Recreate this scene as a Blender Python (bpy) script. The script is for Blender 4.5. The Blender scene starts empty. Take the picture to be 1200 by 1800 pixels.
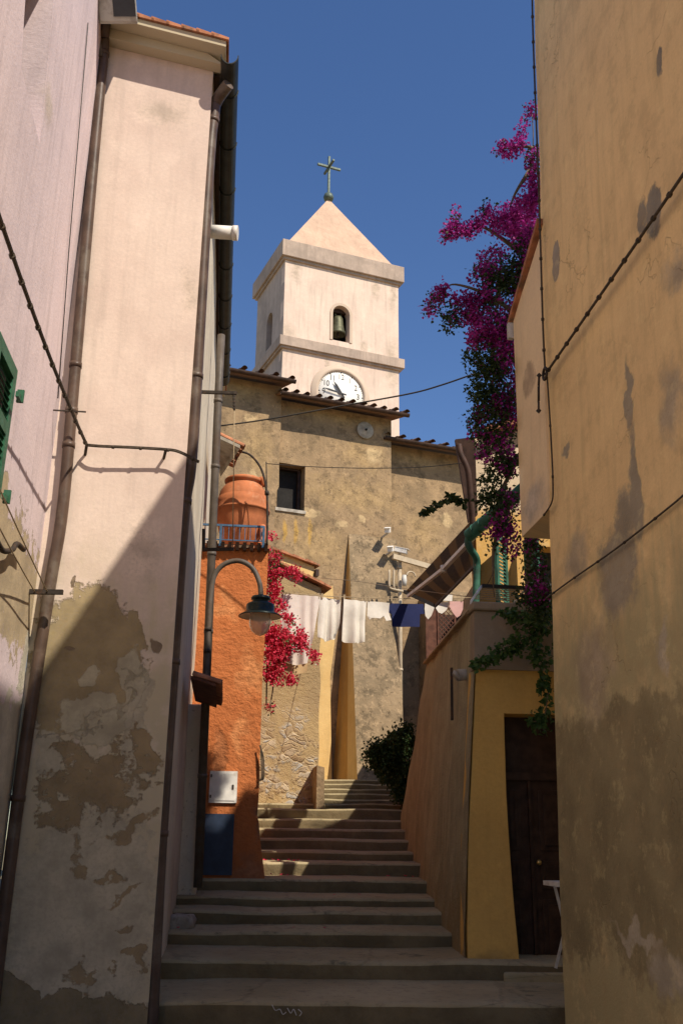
import bpy, bmesh, math, random
from mathutils import Vector, Matrix, noise
from mathutils.geometry import delaunay_2d_cdt, intersect_point_tri_2d
R = math.radians
random.seed(7)
scene = bpy.context.scene
COL = scene.collection

# ------------------------------------------------------------------ camera
EYE = 1.5
FPX = 1790.0                       # focal length in pixels of the 1200x1800 photograph
upc = Vector((60.0, 5572.0, -FPX)).normalized()
fwc = Vector((0, 0, -1))
Yc = (fwc - upc * fwc.dot(upc)).normalized()
Xc = Yc.cross(upc).normalized()
ROT = Matrix((Xc, Yc, upc))        # camera vector -> world vector
CAM = Vector((0, 0, EYE))
cam = bpy.data.cameras.new('camera'); camo = bpy.data.objects.new('camera', cam)
COL.objects.link(camo); scene.camera = camo
cam.sensor_fit = 'VERTICAL'; cam.sensor_height = 36; cam.lens = 36 * FPX / 1800
cam.clip_start = 0.05; cam.clip_end = 2000
camo.matrix_world = Matrix.Translation(CAM) @ ROT.to_4x4()

# ------------------------------------------------------------------ light
SUNV = Vector((-0.62, 0.63, -1.0)).normalized()     # way the light travels
sel = math.asin(-SUNV.z); saz = math.atan2(-SUNV.x, -SUNV.y)
w = bpy.data.worlds.new('World'); scene.world = w; w.use_nodes = True
nt = w.node_tree; bg = nt.nodes['Background']
sky = nt.nodes.new('ShaderNodeTexSky'); sky.sky_type = 'NISHITA'; sky.sun_disc = False
sky.sun_elevation = sel; sky.sun_rotation = saz
sky.air_density = 1.0; sky.dust_density = 0.0; sky.ozone_density = 4.0
hs_ = nt.nodes.new('ShaderNodeHueSaturation'); hs_.inputs['Saturation'].default_value = 1.12; hs_.inputs['Hue'].default_value = .507
nt.links.new(sky.outputs[0], hs_.inputs['Color']); nt.links.new(hs_.outputs[0], bg.inputs[0]); bg.inputs[1].default_value = 0.11
sl = bpy.data.lights.new('sun', 'SUN'); sl.energy = 5.0; sl.angle = R(0.53); sl.color = (1.0, 0.90, 0.76)
so = bpy.data.objects.new('sun', sl); COL.objects.link(so)
so.rotation_euler = SUNV.to_track_quat('-Z', 'Y').to_euler(); so.location = (20, -20, 40)
vs = scene.view_settings; vs.view_transform = 'Standard'; vs.look = 'None'; vs.exposure = 0.28; vs.gamma = 1.0
scene.cycles.max_bounces = 10; scene.cycles.diffuse_bounces = 8

# ------------------------------------------------------------------ geometry helpers
def ray(px, py):
    return (ROT @ Vector(((px - 600) / FPX, -(py - 900) / FPX, -1))).normalized()
def at(px, py, d):
    r = ray(px, py); return CAM + r * (d / r.y)
Z = Vector((0, 0, 1))
AL = Vector((-0.107, 1, 0)).normalized()            # along the alley
GA = Vector((1, 0.107, 0)).normalized()             # across the alley
CU = Vector((0.923, 0.385, 0)).normalized()         # along the church front
CN = Vector((0.385, -0.923, 0)).normalized()        # out of the church front

class Frame:
    def __init__(s, o, u, v=Z):
        s.o = o.copy(); s.u = u.normalized(); s.v = v.normalized()
        s.n = s.u.cross(s.v).normalized()
        if s.n.dot(CAM - s.o) < 0: s.n = -s.n
    def P(s, u, v, n=0): return s.o + s.u * u + s.v * v + s.n * n
    def uv(s, px, py):
        r = ray(px, py); t = (s.o - CAM).dot(s.n) / r.dot(s.n)
        p = CAM + r * t - s.o
        uu, vv, uvd = s.u.dot(s.u), s.v.dot(s.v), s.u.dot(s.v)
        a, b = p.dot(s.u), p.dot(s.v); D = uu * vv - uvd * uvd
        return ((a * vv - b * uvd) / D, (b * uu - a * uvd) / D)
    def px(s, pts): return [s.uv(*p) for p in pts]
    def shift(s, d): return Frame(s.o + s.n * d, s.u, s.v)
    def rect(s, x0, y0, x1, y1):
        (a, b), (c, d) = s.uv(x0, y0), s.uv(x1, y1)
        return min(a, c), min(b, d), max(a, c), max(b, d)

def worldloc(o):
    v = Vector((0, 0, 0))
    while o: v += o.location; o = o.parent
    return v
def tag(o, label=None, cat=None, group=None, kind=None):
    if label: o['label'] = label
    if cat: o['category'] = cat
    if group: o['group'] = group
    if kind: o['kind'] = kind
    return o
def thing(name, label, cat, loc, group=None):
    o = bpy.data.objects.new(name, None); COL.objects.link(o); o.location = loc
    o.empty_display_size = 0.2
    return tag(o, label, cat, group)

class MB:
    def __init__(s): s.v = []; s.f = []; s.uv = {}; s.sm = []
    def add(s, verts, faces, uvs=None, smooth=False):
        b = len(s.v); s.v += [Vector(v) for v in verts]
        for i, f in enumerate(faces):
            s.f.append([b + k for k in f]); s.sm.append(smooth)
            if uvs: s.uv[len(s.f) - 1] = [uvs[k] for k in f]
    def build(s, name, mat, parent=None, bevel=0):
        me = bpy.data.meshes.new(name)
        if parent is not None:
            loc = Vector((0, 0, 0)); off = worldloc(parent)
        else:
            xs = [v.x for v in s.v]; ys = [v.y for v in s.v]; zs = [v.z for v in s.v]
            loc = Vector(((min(xs) + max(xs)) / 2, (min(ys) + max(ys)) / 2, min(zs))); off = loc
        me.from_pydata([tuple(v - off) for v in s.v], [], s.f)
        me.polygons.foreach_set('use_smooth', s.sm)
        if s.uv:
            L = me.uv_layers.new(name='UVMap')
            for p in me.polygons:
                u = s.uv.get(p.index)
                if u:
                    for k, li in enumerate(p.loop_indices): L.data[li].uv = u[k]
        me.update()
        o = bpy.data.objects.new(name, me); COL.objects.link(o); o.location = loc
        if parent is not None: o.parent = parent
        for m in (mat if isinstance(mat, (list, tuple)) else [mat]): me.materials.append(m)
        if bevel:
            b = o.modifiers.new('bevel', 'BEVEL'); b.width = bevel; b.segments = 2; b.limit_method = 'ANGLE'
        return o
    def box(s, c, ax, ay, az, hx, hy, hz):
        c = Vector(c); V = []
        for k in (-1, 1):
            for (i, j) in ((-1, -1), (1, -1), (1, 1), (-1, 1)):
                V.append(c + ax * hx * i + ay * hy * j + az * hz * k)
        F = [(3, 2, 1, 0), (4, 5, 6, 7), (0, 1, 5, 4), (1, 2, 6, 5), (2, 3, 7, 6), (3, 0, 4, 7)]
        s.add(V, F); return s
    def bar(s, a, b, wx, wy, up=Z):
        a, b = Vector(a), Vector(b); d = (b - a); L = d.length; d.normalize()
        x = d.cross(up)
        if x.length < 1e-3: x = d.cross(Vector((0, 1, 0)))
        x.normalize(); y = x.cross(d).normalized()
        return s.box((a + b) / 2, x, y, d, wx / 2, wy / 2, L / 2)
    def hexa(s, bot, top):
        s.add(list(bot) + list(top), [(3, 2, 1, 0), (4, 5, 6, 7), (0, 1, 5, 4), (1, 2, 6, 5), (2, 3, 7, 6), (3, 0, 4, 7)]); return s
    def tube(s, pts, r, n=10, cap=True):
        pts = [Vector(p) for p in pts]; rr = r if isinstance(r, (list, tuple)) else [r] * len(pts)
        V = []; ref = None
        for i, p in enumerate(pts):
            d = (pts[min(i + 1, len(pts) - 1)] - pts[max(i - 1, 0)]).normalized()
            if ref is None:
                ref = d.cross(Z)
                if ref.length < .05: ref = d.cross(Vector((1, 0, 0)))
            x = (ref - d * ref.dot(d)).normalized(); ref = x; y = d.cross(x)
            for k in range(n):
                a = 2 * math.pi * k / n; V.append(p + (x * math.cos(a) + y * math.sin(a)) * rr[i])
        F = []
        for i in range(len(pts) - 1):
            for k in range(n):
                F.append((i * n + k, i * n + (k + 1) % n, (i + 1) * n + (k + 1) % n, (i + 1) * n + k))
        s.add(V, F, smooth=True)
        if cap:
            b = len(s.v) - len(V)
            s.f.append([b + k for k in range(n)][::-1]); s.sm.append(False)
            s.f.append([b + (len(pts) - 1) * n + k for k in range(n)]); s.sm.append(False)
        return s
    def lathe(s, prof, c, n=40, ax=None):
        c = Vector(c); ax = (ax or Z).normalized()
        x = ax.orthogonal().normalized(); y = ax.cross(x); V = []; F = []
        for (r, h) in prof:
            for k in range(n):
                a = 2 * math.pi * k / n; V.append(c + ax * h + (x * math.cos(a) + y * math.sin(a)) * r)
        for i in range(len(prof) - 1):
            for k in range(n):
                F.append((i * n + k, i * n + (k + 1) % n, (i + 1) * n + (k + 1) % n, (i + 1) * n + k))
        s.add(V, F, smooth=True); return s
    def prism(s, poly, dvec):
        n = len(poly); poly = [Vector(p) for p in poly]
        s.add(poly + [p + dvec for p in poly],
              [tuple(range(n)), tuple(range(2 * n - 1, n - 1, -1))] + [(i, n + i, n + (i + 1) % n, (i + 1) % n) for i in range(n)])
        return s

def inside(p, poly):
    c = False; n = len(poly); x, y = p
    for i in range(n):
        (x1, y1), (x2, y2) = poly[i], poly[i - 1]
        if (y1 > y) != (y2 > y) and x < (x2 - x1) * (y - y1) / (y2 - y1) + x1: c = not c
    return c
def resample(poly, step):
    out = []
    for i, (x, y) in enumerate(poly):
        x2, y2 = poly[(i + 1) % len(poly)]
        n = max(1, int(math.hypot(x2 - x, y2 - y) / step))
        out += [(x + (x2 - x) * k / n, y + (y2 - y) * k / n) for k in range(n)]
    return out
def fbm(p, oct=3): return noise.fractal(p, 1.0, 2.0, oct)

def panel(fr, outline, holes=(), depth=0.3, step=0.3, wob=0.012, batter=None, mb=None, seed=0.0, edge=0.0, warp=None):
    """a wall: an outline with openings, in the plane of a frame, with a wavy hand-plastered face and real thickness"""
    mb = mb or MB()
    loops = [resample(outline, step)] + [resample(h, step * .6) for h in holes]
    if edge:
        loops[0] = [(x + edge * noise.noise(Vector((x * 1.3, y * 1.3, seed + 9))), y + edge * noise.noise(Vector((x * 1.3, y * 1.3, seed + 5)))) for x, y in loops[0]]
    pts = []; edges = []
    for L in loops:
        b = len(pts); pts += L; edges += [(b + i, b + (i + 1) % len(L)) for i in range(len(L))]
    us = [p[0] for p in loops[0]]; vs_ = [p[1] for p in loops[0]]
    nu = int((max(us) - min(us)) / step) + 1; nv = int((max(vs_) - min(vs_)) / step) + 1
    for i in range(nu):
        for j in range(nv):
            p = (min(us) + (i + .5) * step, min(vs_) + (j + .5) * step)
            if inside(p, loops[0]) and not any(inside(p, h) for h in loops[1:]):
                if min(math.hypot(p[0] - q[0], p[1] - q[1]) for q in pts[:len(edges)]) > step * .45: pts.append(p)
    r = delaunay_2d_cdt([Vector(p) for p in pts], edges, [], 0, 1e-5)
    V2, F = r[0], r[2]
    faces = []
    for f in F:
        c = sum((V2[k] for k in f), Vector((0, 0))) / len(f)
        if inside(c, loops[0]) and not any(inside(c, h) for h in loops[1:]): faces.append(list(f))
    def pos(p):
        q = fr.P(p[0], p[1]); o = wob * fbm(q * 0.9 + Vector((seed, 0, 0)))
        if batter: o += batter(p[0], p[1])
        q = q + fr.n * o
        return q + warp(p[0], p[1]) if warp else q
    Vf = [pos(p) for p in V2]
    # orient
    if faces:
        a, b, c = (Vf[k] for k in faces[0][:3])
        if (b - a).cross(c - a).dot(fr.n) < 0: faces = [f[::-1] for f in faces]
    uvs = [(p[0], p[1]) for p in V2]
    mb.add(Vf, faces, uvs, smooth=True)
    cnt = {}
    for f in faces:
        for i in range(len(f)): cnt[(f[i], f[(i + 1) % len(f)])] = 1
    bd = [e for e in cnt if (e[1], e[0]) not in cnt]
    for a, b in bd:
        A, B = Vf[a], Vf[b]; A2, B2 = A - fr.n * depth, B - fr.n * depth
        mb.add([A, A2, B2, B], [(0, 1, 2, 3)], [uvs[a], (uvs[a][0] + depth * .7, uvs[a][1] + .01), (uvs[b][0] + depth * .7, uvs[b][1] + .01), uvs[b]])
    nb = [fr.P(*p) - fr.n * depth for p in outline]
    return mb

def curve(pts, n=8):
    """Catmull-Rom through the points"""
    P = [Vector(p) for p in pts]; P = [P[0] * 2 - P[1]] + P + [P[-1] * 2 - P[-2]]; out = []
    for i in range(1, len(P) - 2):
        for k in range(n):
            t = k / n; a, b, c, d = P[i - 1:i + 3]
            out.append(.5 * (2 * b + (c - a) * t + (2 * a - 5 * b + 4 * c - d) * t * t + (3 * b - a - 3 * c + d) * t ** 3))
    out.append(P[-2]); return out
def sag(a, b, s, n=24):
    a, b = Vector(a), Vector(b)
    return [a.lerp(b, k / n) - Z * s * 4 * (k / n) * (1 - k / n) for k in range(n + 1)]

# ------------------------------------------------------------------ material helpers
class NB:
    def __init__(s, name):
        m = bpy.data.materials.new(name); m.use_nodes = True; s.m = m; s.t = m.node_tree
        s.b = s.t.nodes['Principled BSDF']; s.b.inputs['Specular IOR Level'].default_value = 0.25
    def nd(s, ty, **kw):
        n = s.t.nodes.new(ty)
        for k, v in kw.items(): setattr(n, k, v)
        return n
    def put(s, inp, v):
        if isinstance(v, bpy.types.NodeSocket): s.t.links.new(v, inp)
        elif isinstance(v, (tuple, list)):
            inp.default_value = tuple(v) + ((1,) if len(v) == 3 and len(inp.default_value) == 4 else ())
        else: inp.default_value = v
    def math(s, op, a, b=0.0, clamp=False):
        n = s.nd('ShaderNodeMath', operation=op, use_clamp=clamp); s.put(n.inputs[0], a); s.put(n.inputs[1], b); return n.outputs[0]
    def vmath(s, op, a, b):
        n = s.nd('ShaderNodeVectorMath', operation=op); s.put(n.inputs[0], a); s.put(n.inputs[1], b); return n.outputs[0]
    def mapr(s, v, a, b, c=0.0, d=1.0, smooth=True):
        n = s.nd('ShaderNodeMapRange'); n.interpolation_type = 'SMOOTHSTEP' if smooth else 'LINEAR'
        for i, x in enumerate((v, a, b, c, d)): s.put(n.inputs[i], x)
        return n.outputs[0]
    def mix(s, f, a, b, bt='MIX'):
        n = s.nd('ShaderNodeMix', data_type='RGBA', blend_type=bt); s.put(n.inputs[0], f); s.put(n.inputs[6], a); s.put(n.inputs[7], b); return n.outputs[2]
    def noise(s, co, scale, detail=4, rough=.55, dist=0.0):
        n = s.nd('ShaderNodeTexNoise'); s.put(n.inputs['Vector'], co); s.put(n.inputs['Scale'], scale)
        n.inputs['Detail'].default_value = detail; n.inputs['Roughness'].default_value = rough; n.inputs['Distortion'].default_value = dist
        return n.outputs[0]
    def noisec(s, co, scale, detail=3):
        n = s.nd('ShaderNodeTexNoise'); s.put(n.inputs['Vector'], co); s.put(n.inputs['Scale'], scale); n.inputs['Detail'].default_value = detail
        return n.outputs[1]
    def voro(s, co, scale, feat='F1', out=0):
        n = s.nd('ShaderNodeTexVoronoi', feature=feat); s.put(n.inputs['Vector'], co); s.put(n.inputs['Scale'], scale); return n.outputs[out]
    def co(s, kind='UV'): return s.nd('ShaderNodeTexCoord').outputs[kind]
    def geo(s): return s.nd('ShaderNodeNewGeometry').outputs['Position']
    def mapping(s, v, scale): 
        n = s.nd('ShaderNodeMapping'); s.put(n.inputs[0], v); n.inputs[3].default_value = scale; return n.outputs[0]
    def bump(s, h, strength=.5, dist=.02):
        n = s.nd('ShaderNodeBump'); n.inputs['Strength'].default_value = strength; n.inputs['Distance'].default_value = dist
        s.put(n.inputs['Height'], h); s.t.links.new(n.outputs[0], s.b.inputs['Normal'])
    def fin(s, col, rough=.9, metal=0.0):
        s.put(s.b.inputs['Base Color'], col); s.put(s.b.inputs['Roughness'], rough); s.b.inputs['Metallic'].default_value = metal; return s.m

def simple(name, col, rough=.6, metal=0.0, var=.18, scale=9, bump=.15, dirt=None):
    n = NB(name); p = n.geo(); a = n.noise(p, scale, 5); b = n.noise(p, scale * 7, 3)
    c = n.mix(n.mapr(a, .3, .7), tuple(x * (1 - var) for x in col), tuple(min(1, x * (1 + var)) for x in col))
    if dirt: c = n.mix(n.mapr(n.noise(p, scale * .6, 6, .65), .52, .66), c, dirt)
    if bump: n.bump(n.math('ADD', a, n.math('MULTIPLY', b, .4)), bump, .01)
    return n.fin(c, n.mapr(b, .2, .8, rough * .85, min(1, rough * 1.1)), metal)

def ell(fr, px, py, rx, ry, rot=0.0):
    """an oval blot on a wall, given where it sits in its plane"""
    u, v = fr.uv(px, py); u2, _ = fr.uv(px + 6, py); _, v2 = fr.uv(px, py + 6)
    return (u, v, rx * abs(u2 - u) / 6, ry * abs(v2 - v) / 6, rot)

def plaster(name, base, alt, layers=(), streak=.25, grain=.5, bumpd=.012, vgrad=None, blot=1.2, fine=30, kind='UV', pits=0.0, rough=.92, crack=0.0, mottle=0.0):
    """old limewash: broad tonal drift, rain streaks, grain, and layers of lost coats"""
    n = NB(name)
    co = n.co('UV') if kind == 'UV' else n.geo()
    a = n.noise(co, blot, 6, .62); st = n.noise(n.mapping(co, (7, .55, 7 if kind != 'UV' else 1)) if kind == 'UV' else n.mapping(co, (5, 5, .5)), 1.3, 5, .6)
    g = n.noise(co, fine, 5, .65); m2 = n.noise(co, blot * 4.3, 5, .6)
    c = n.mix(n.mapr(a, .32, .68), base, alt)
    if vgrad:                                   # lower zone in another colour, ragged rim; painted shade on cream and beige walls
        v0, v1, colr = vgrad
        sep = n.nd('ShaderNodeSeparateXYZ'); n.put(sep.inputs[0], co)
        vv = n.math('ADD', sep.outputs[1 if kind == 'UV' else 2], n.math('MULTIPLY', n.math('SUBTRACT', m2, .5), abs(v1 - v0) * 1.1))
        vv = n.math('ADD', vv, n.math('MULTIPLY', n.math('SUBTRACT', st, .5), abs(v1 - v0) * 1.2))
        c = n.mix(n.mapr(vv, v0, v1), colr, c)
    c = n.mix(n.math('MULTIPLY', n.mapr(st, .45, .75), streak), c, tuple(x * .55 for x in base))
    c = n.mix(n.math('MULTIPLY', n.mapr(m2, .5, .75), .35), c, tuple(min(1, x * 1.16) for x in base))
    h = n.math('MULTIPLY', g, grain); h = n.math('ADD', h, n.math('MULTIPLY', m2, .9))
    sp_ = n.noise(co, 7.5, 9, .74) if layers else None
    for lay in layers:
        els, col, ragged, fea, dep = lay[:5]; speck = lay[5] if len(lay) > 5 else .42
        wob = n.vmath('SUBTRACT', n.noisec(co, 3.1, 9), (.5, .5, .5))
        sc = n.nd('ShaderNodeVectorMath', operation='SCALE'); n.put(sc.inputs[0], wob); sc.inputs[3].default_value = ragged
        cw = n.vmath('ADD', co, sc.outputs[0]); mk = None
        for (u, v, ru, rv, ro) in els:
            mp = n.nd('ShaderNodeMapping', vector_type='TEXTURE'); n.put(mp.inputs[0], cw)
            mp.inputs[1].default_value = (u, v, 0); mp.inputs[2].default_value = (0, 0, ro); mp.inputs[3].default_value = (ru, rv, 1e4)
            ln = n.nd('ShaderNodeVectorMath', operation='LENGTH'); n.put(ln.inputs[0], mp.outputs[0])
            q = n.math('SUBTRACT', 1.0, ln.outputs['Value']); mk = q if mk is None else n.math('MAXIMUM', mk, q)
        mk = n.math('ADD', mk, n.math('MULTIPLY', n.math('SUBTRACT', sp_, .5), speck * 2))
        mk = n.mapr(mk, 0.0, fea)
        lc = n.mix(n.mapr(m2, .3, .7), tuple(x * .78 for x in col), tuple(min(1, x * 1.2) for x in col))
        lc = n.mix(n.math('MULTIPLY', n.mapr(g, .45, .7), .35), lc, tuple(x * .6 for x in col))
        c = n.mix(mk, c, lc); h = n.math('SUBTRACT', h, n.math('MULTIPLY', mk, dep))
    if mottle:
        mo = n.noise(co, 2.2, 9, .78); mo2 = n.noise(n.vmath('ADD', co, (7, 3, 1)), 5.5, 7, .75)
        c = n.mix(n.math('MULTIPLY', n.mapr(mo, .50, .60), mottle), c, tuple(x * .5 for x in alt))
        c = n.mix(n.math('MULTIPLY', n.mapr(mo2, .53, .64), mottle * .8), c, tuple(min(1, x * 1.35) for x in base))
    c = n.mix(n.mapr(g, .3, .75, 0, .22), c, tuple(x * .6 for x in base))
    if crack:
        cr = n.voro(n.vmath('ADD', co, n.noisec(co, 3, 4)), 1.1, 'DISTANCE_TO_EDGE')
        ck = n.math('MULTIPLY', n.mapr(cr, .0, .012, 1, 0), n.mapr(n.noise(co, .9, 2), .5, .62))
        c = n.mix(n.math('MULTIPLY', ck, crack), c, tuple(x * .35 for x in base)); h = n.math('SUBTRACT', h, n.math('MULTIPLY', ck, .8))
    if pits:
        pt = n.mapr(n.noise(co, 14, 3, .6), .64, .7); c = n.mix(n.math('MULTIPLY', pt, pits), c, tuple(x * .35 for x in base)); h = n.math('SUBTRACT', h, pt)
    n.bump(h, .75, bumpd)
    return n.fin(c, rough)

def leafmat(name, c1, c2, trans=.35, rough=.55):
    n = NB(name); p = n.geo()
    a = n.noise(p, 3.0, 3); b = n.noise(p, 25, 2)
    c = n.mix(n.mapr(n.math('ADD', n.math('MULTIPLY', a, .4), n.math('MULTIPLY', b, .6)), .38, .62), c1, c2)
    n.fin(c, rough)
    tr = n.nd('ShaderNodeBsdfTranslucent'); n.put(tr.inputs[0], c)
    mx = n.nd('ShaderNodeMixShader'); mx.inputs[0].default_value = trans
    out = n.t.nodes['Material Output']
    n.t.links.new(n.b.outputs[0], mx.inputs[1]); n.t.links.new(tr.outputs[0], mx.inputs[2]); n.t.links.new(mx.outputs[0], out.inputs[0])
    return n.m

def cloth(name, col, trans=.3, stripes=None):
    n = NB(name); p = n.geo()
    a = n.noise(p, 14, 4); c = n.mix(n.mapr(a, .3, .7), tuple(x * .93 for x in col), col)
    wv = n.noise(n.mapping(p, (260, 260, 40)), 1, 2); n.bump(n.math('ADD', wv, n.math('MULTIPLY', a, 2)), .25, .006)
    n.fin(c, .9)
    tr = n.nd('ShaderNodeBsdfTranslucent'); n.put(tr.inputs[0], c)
    mx = n.nd('ShaderNodeMixShader'); mx.inputs[0].default_value = trans
    n.t.links.new(n.b.outputs[0], mx.inputs[1]); n.t.links.new(tr.outputs[0], mx.inputs[2]); n.t.links.new(mx.outputs[0], n.t.nodes['Material Output'].inputs[0])
    return n.m

M = {}
M['brown_pipe'] = simple('brown_pipe', (.085, .055, .04), .45, 0, .25, 5, .08, (.13, .10, .075))
M['dark_metal'] = simple('dark_metal', (.025, .026, .022), .5, .2, .3, 8, .1)
M['iron'] = simple('iron', (.045, .035, .028), .7, .3, .3, 20, .3, (.10, .05, .025))
M['grey_pipe'] = simple('grey_pipe', (.105, .085, .068), .55, 0, .2, 6, .1, (.10, .07, .05))
M['cable'] = simple('cable', (.06, .045, .03), .8, 0, .3, 30, .2)
M['wire'] = simple('wire', (.05, .045, .04), .7, 0, .1, 10, 0)
M['rope'] = simple('rope', (.35, .27, .17), .9, 0, .2, 60, .2)
M['white_paint'] = simple('white_paint', (.72, .69, .63), .5, 0, .08, 8, .05, (.5, .45, .38))
M['grey_box'] = simple('grey_box', (.52, .50, .45), .5, 0, .1, 7, .06, (.36, .33, .28))
M['glass'] = simple('glass', (.05, .055, .06), .12, 0, .3, 3, .03)
M['dark_inside'] = simple('dark_inside', (.02, .018, .016), .9, 0, .2, 3, 0)
M['green_paint'] = simple('green_paint', (.03, .115, .06), .55, 0, .25, 12, .12, (.05, .14, .09))
M['turq_paint'] = simple('turq_paint', (.035, .12, .085), .6, 0, .3, 10, .1, (.03, .075, .055))
M['tile'] = simple('tile', (.36, .15, .075), .85, 0, .35, 7, .4, (.16, .10, .06))
M['tile_brown'] = simple('tile_brown', (.13, .055, .035), .8, 0, .3, 9, .3, (.12, .06, .035))
M['tile_old'] = simple('tile_old', (.17, .10, .062), .9, 0, .4, 5, .4, (.10, .075, .05))
M['pane_dark'] = simple('pane_dark', (.012, .012, .012), .35, 0, .3, 3, .03)
M['cream_pipe'] = simple('cream_pipe', (.46, .37, .25), .6, 0, .12, 5, .05, (.32, .25, .17))
M['brown_board'] = simple('brown_board', (.055, .028, .02), .7, 0, .3, 9, .2)  # tile brown darkened: shade of the eave put into the colour
M['terracotta'] = simple('terracotta', (.43, .145, .058), .85, 0, .18, 5, .15, (.50, .23, .12))
M['wood_dark'] = simple('wood_dark', (.05, .026, .016), .6, 0, .35, 8, .25)
M['blue_rail'] = simple('blue_rail', (.06, .12, .20), .5, .1, .25, 15, .1)
M['blue_door'] = simple('blue_door', (.028, .042, .075), .5, 0, .2, 6, .1)
M['bronze'] = simple('bronze', (.10, .10, .06), .6, .4, .3, 8, .1)
M['verdigris'] = simple('verdigris', (.10, .13, .11), .6, .3, .25, 12, .1)
M['stone_grey'] = simple('stone_grey', (.36, .32, .26), .9, 0, .2, 8, .5, (.24, .2, .15))
M['cornice'] = plaster('cornice', (.50, .385, .30), (.34, .265, .21), streak=.7, kind='W', blot=1.2, bumpd=.01)
M['clock_white'] = simple('clock_white', (.80, .77, .70), .5, 0, .04, 3, 0)
M['black_paint'] = simple('black_paint', (.02, .02, .022), .5, 0, .1, 3, 0)
M['lamp_green'] = simple('lamp_green', (.02, .028, .024), .35, .2, .2, 8, .05)
M['lamp_inner'] = simple('lamp_inner', (.62, .56, .44), .5, 0, .1, 8, .05)
M['bark'] = simple('bark', (.14, .10, .065), .9, 0, .3, 12, .4)

def xyz(p): return tuple(round(v, 3) for v in p)

# ================================================================== GROUND AND STAIRS
m = NB('paving'); p = m.geo()
a = m.noise(p, .8, 6, .6); b = m.noise(p, 11, 6, .7); c_ = m.noise(p, 60, 4, .6)
c = m.mix(m.mapr(a, .3, .7), (.29, .235, .13), (.42, .35, .21))
c = m.mix(m.mapr(b, .5, .75, 0, .6), c, (.11, .09, .065)); c = m.mix(m.mapr(c_, .55, .8, 0, .5), c, (.28, .235, .16))
c = m.mix(m.mapr(m.noise(p, 2.2, 6, .7), .58, .68, 0, .7), c, (.10, .095, .06))
sq = m.nd('ShaderNodeSeparateXYZ'); m.put(sq.inputs[0], p); cq = m.nd('ShaderNodeCombineXYZ')
m.put(cq.inputs[0], m.math('ADD', m.math('MULTIPLY', sq.outputs[0], .55), m.math('MULTIPLY', m.noise(p, 5, 4), .12))); m.put(cq.inputs[1], m.math('MULTIPLY', sq.outputs[2], 6.5))
jt = m.nd('ShaderNodeTexVoronoi', feature='DISTANCE_TO_EDGE', voronoi_dimensions='2D'); m.put(jt.inputs['Vector'], cq.outputs[0]); jt.inputs['Scale'].default_value = 1.0
jm = m.mapr(jt.outputs[0], .004, .016, 1, 0); c = m.mix(m.math('MULTIPLY', jm, .22), c, (.05, .04, .022))
m.bump(m.math('SUBTRACT', m.math('ADD', m.math('MULTIPLY', b, 1.0), m.math('MULTIPLY', c_, .4)), m.math('MULTIPLY', jm, .3)), .8, .018)
M['paving'] = m.fin(c, .9)
m = NB('riser'); p = m.geo(); a = m.noise(p, 1.6, 6, .7); b = m.noise(p, 12, 6, .7)
c = m.mix(m.mapr(a, .35, .65), (.13, .10, .055), (.20, .155, .085)); c = m.mix(m.mapr(b, .55, .75, 0, .6), c, (.15, .13, .075))
m.bump(b, .8, .02); M['riser'] = m.fin(c, .95)
mb = MB(); mb.add([(-400, -400, -.02), (400, -400, -.02), (400, 400, -.02), (-400, 400, -.02)], [(0, 1, 2, 3)])
tag(mb.build('ground', M['paving']), kind='structure')

STEPS = [(1762, 9.3), (1690, 10.6), (1640, 11.8), (1604, 12.6), (1578, 13.3), (1546, 14.3), (1517, 15.3), (1497, 16.1),
         (1476, 16.9), (1458, 17.6), (1440, 18.3), (1422, 19.0), (1413, 19.9), (1404, 20.7), (1395, 21.6), (1386, 22.5), (1378, 23.4), (1370, 24.3)]
SZ = [at(600, y, d).z for y, d in STEPS]
def step_at(d):
    z = -.02
    for (y, dd), zz in zip(STEPS, SZ):
        if d >= dd: z = zz
    return z
mb = MB(); prev = -.02
NX = 64
for k, ((y, d), z) in enumerate(zip(STEPS, SZ)):
    dn = STEPS[k + 1][1] if k + 1 < len(STEPS) else 46.0
    rows = []
    x0, x1 = -4.2, 4.2 if k < 17 else 9.0
    if k == 17: x0 = -9
    rz = prev - .03
    # profile: riser foot, riser top, rounded nose, tread, back
    prof = [(0.02, rz), (0.012, (rz + z) / 2), (0.0, z - .03), (0.006, z - .012), (0.028, z), (.3, z + .004), ((dn - d) * .6, z + .012), (dn - d + .06, z + .018)]
    V = []
    for (dy, zz) in prof:
        for i in range(NX + 1):
            x = x0 + (x1 - x0) * i / NX
            yy = d + dy + .107 * x * .4
            w1 = noise.noise(Vector((x * 1.7, d * 3, 0))) * .05 + noise.noise(Vector((x * 7, d * 3, 1))) * .012
            wz = noise.noise(Vector((x * .9, d * 2, 3))) * .022 + noise.noise(Vector((x * 5, d * 2, 5))) * .006
            bitten = max(0, noise.noise(Vector((x * 3.1, d * 5, 8))) - .28) * .14
            V.append((x, yy + (w1 + (bitten if dy < .05 else 0) if dy < 1.0 else 0), zz + (wz - (bitten * .5 if 0 < dy < .05 else 0) if zz > rz else 0)))
    F = []
    for r in range(len(prof) - 1):
        for i in range(NX): F.append((r * (NX + 1) + i, r * (NX + 1) + i + 1, (r + 1) * (NX + 1) + i + 1, (r + 1) * (NX + 1) + i))
    mb.add(V, F, smooth=True); prev = z
stairs = tag(mb.build('stairs', [M['paving'], M['riser']]), kind='structure')
for p_ in stairs.data.polygons:
    if (p_.index // NX) % 7 < 2: p_.material_index = 1
ZT = SZ[-1]
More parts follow.
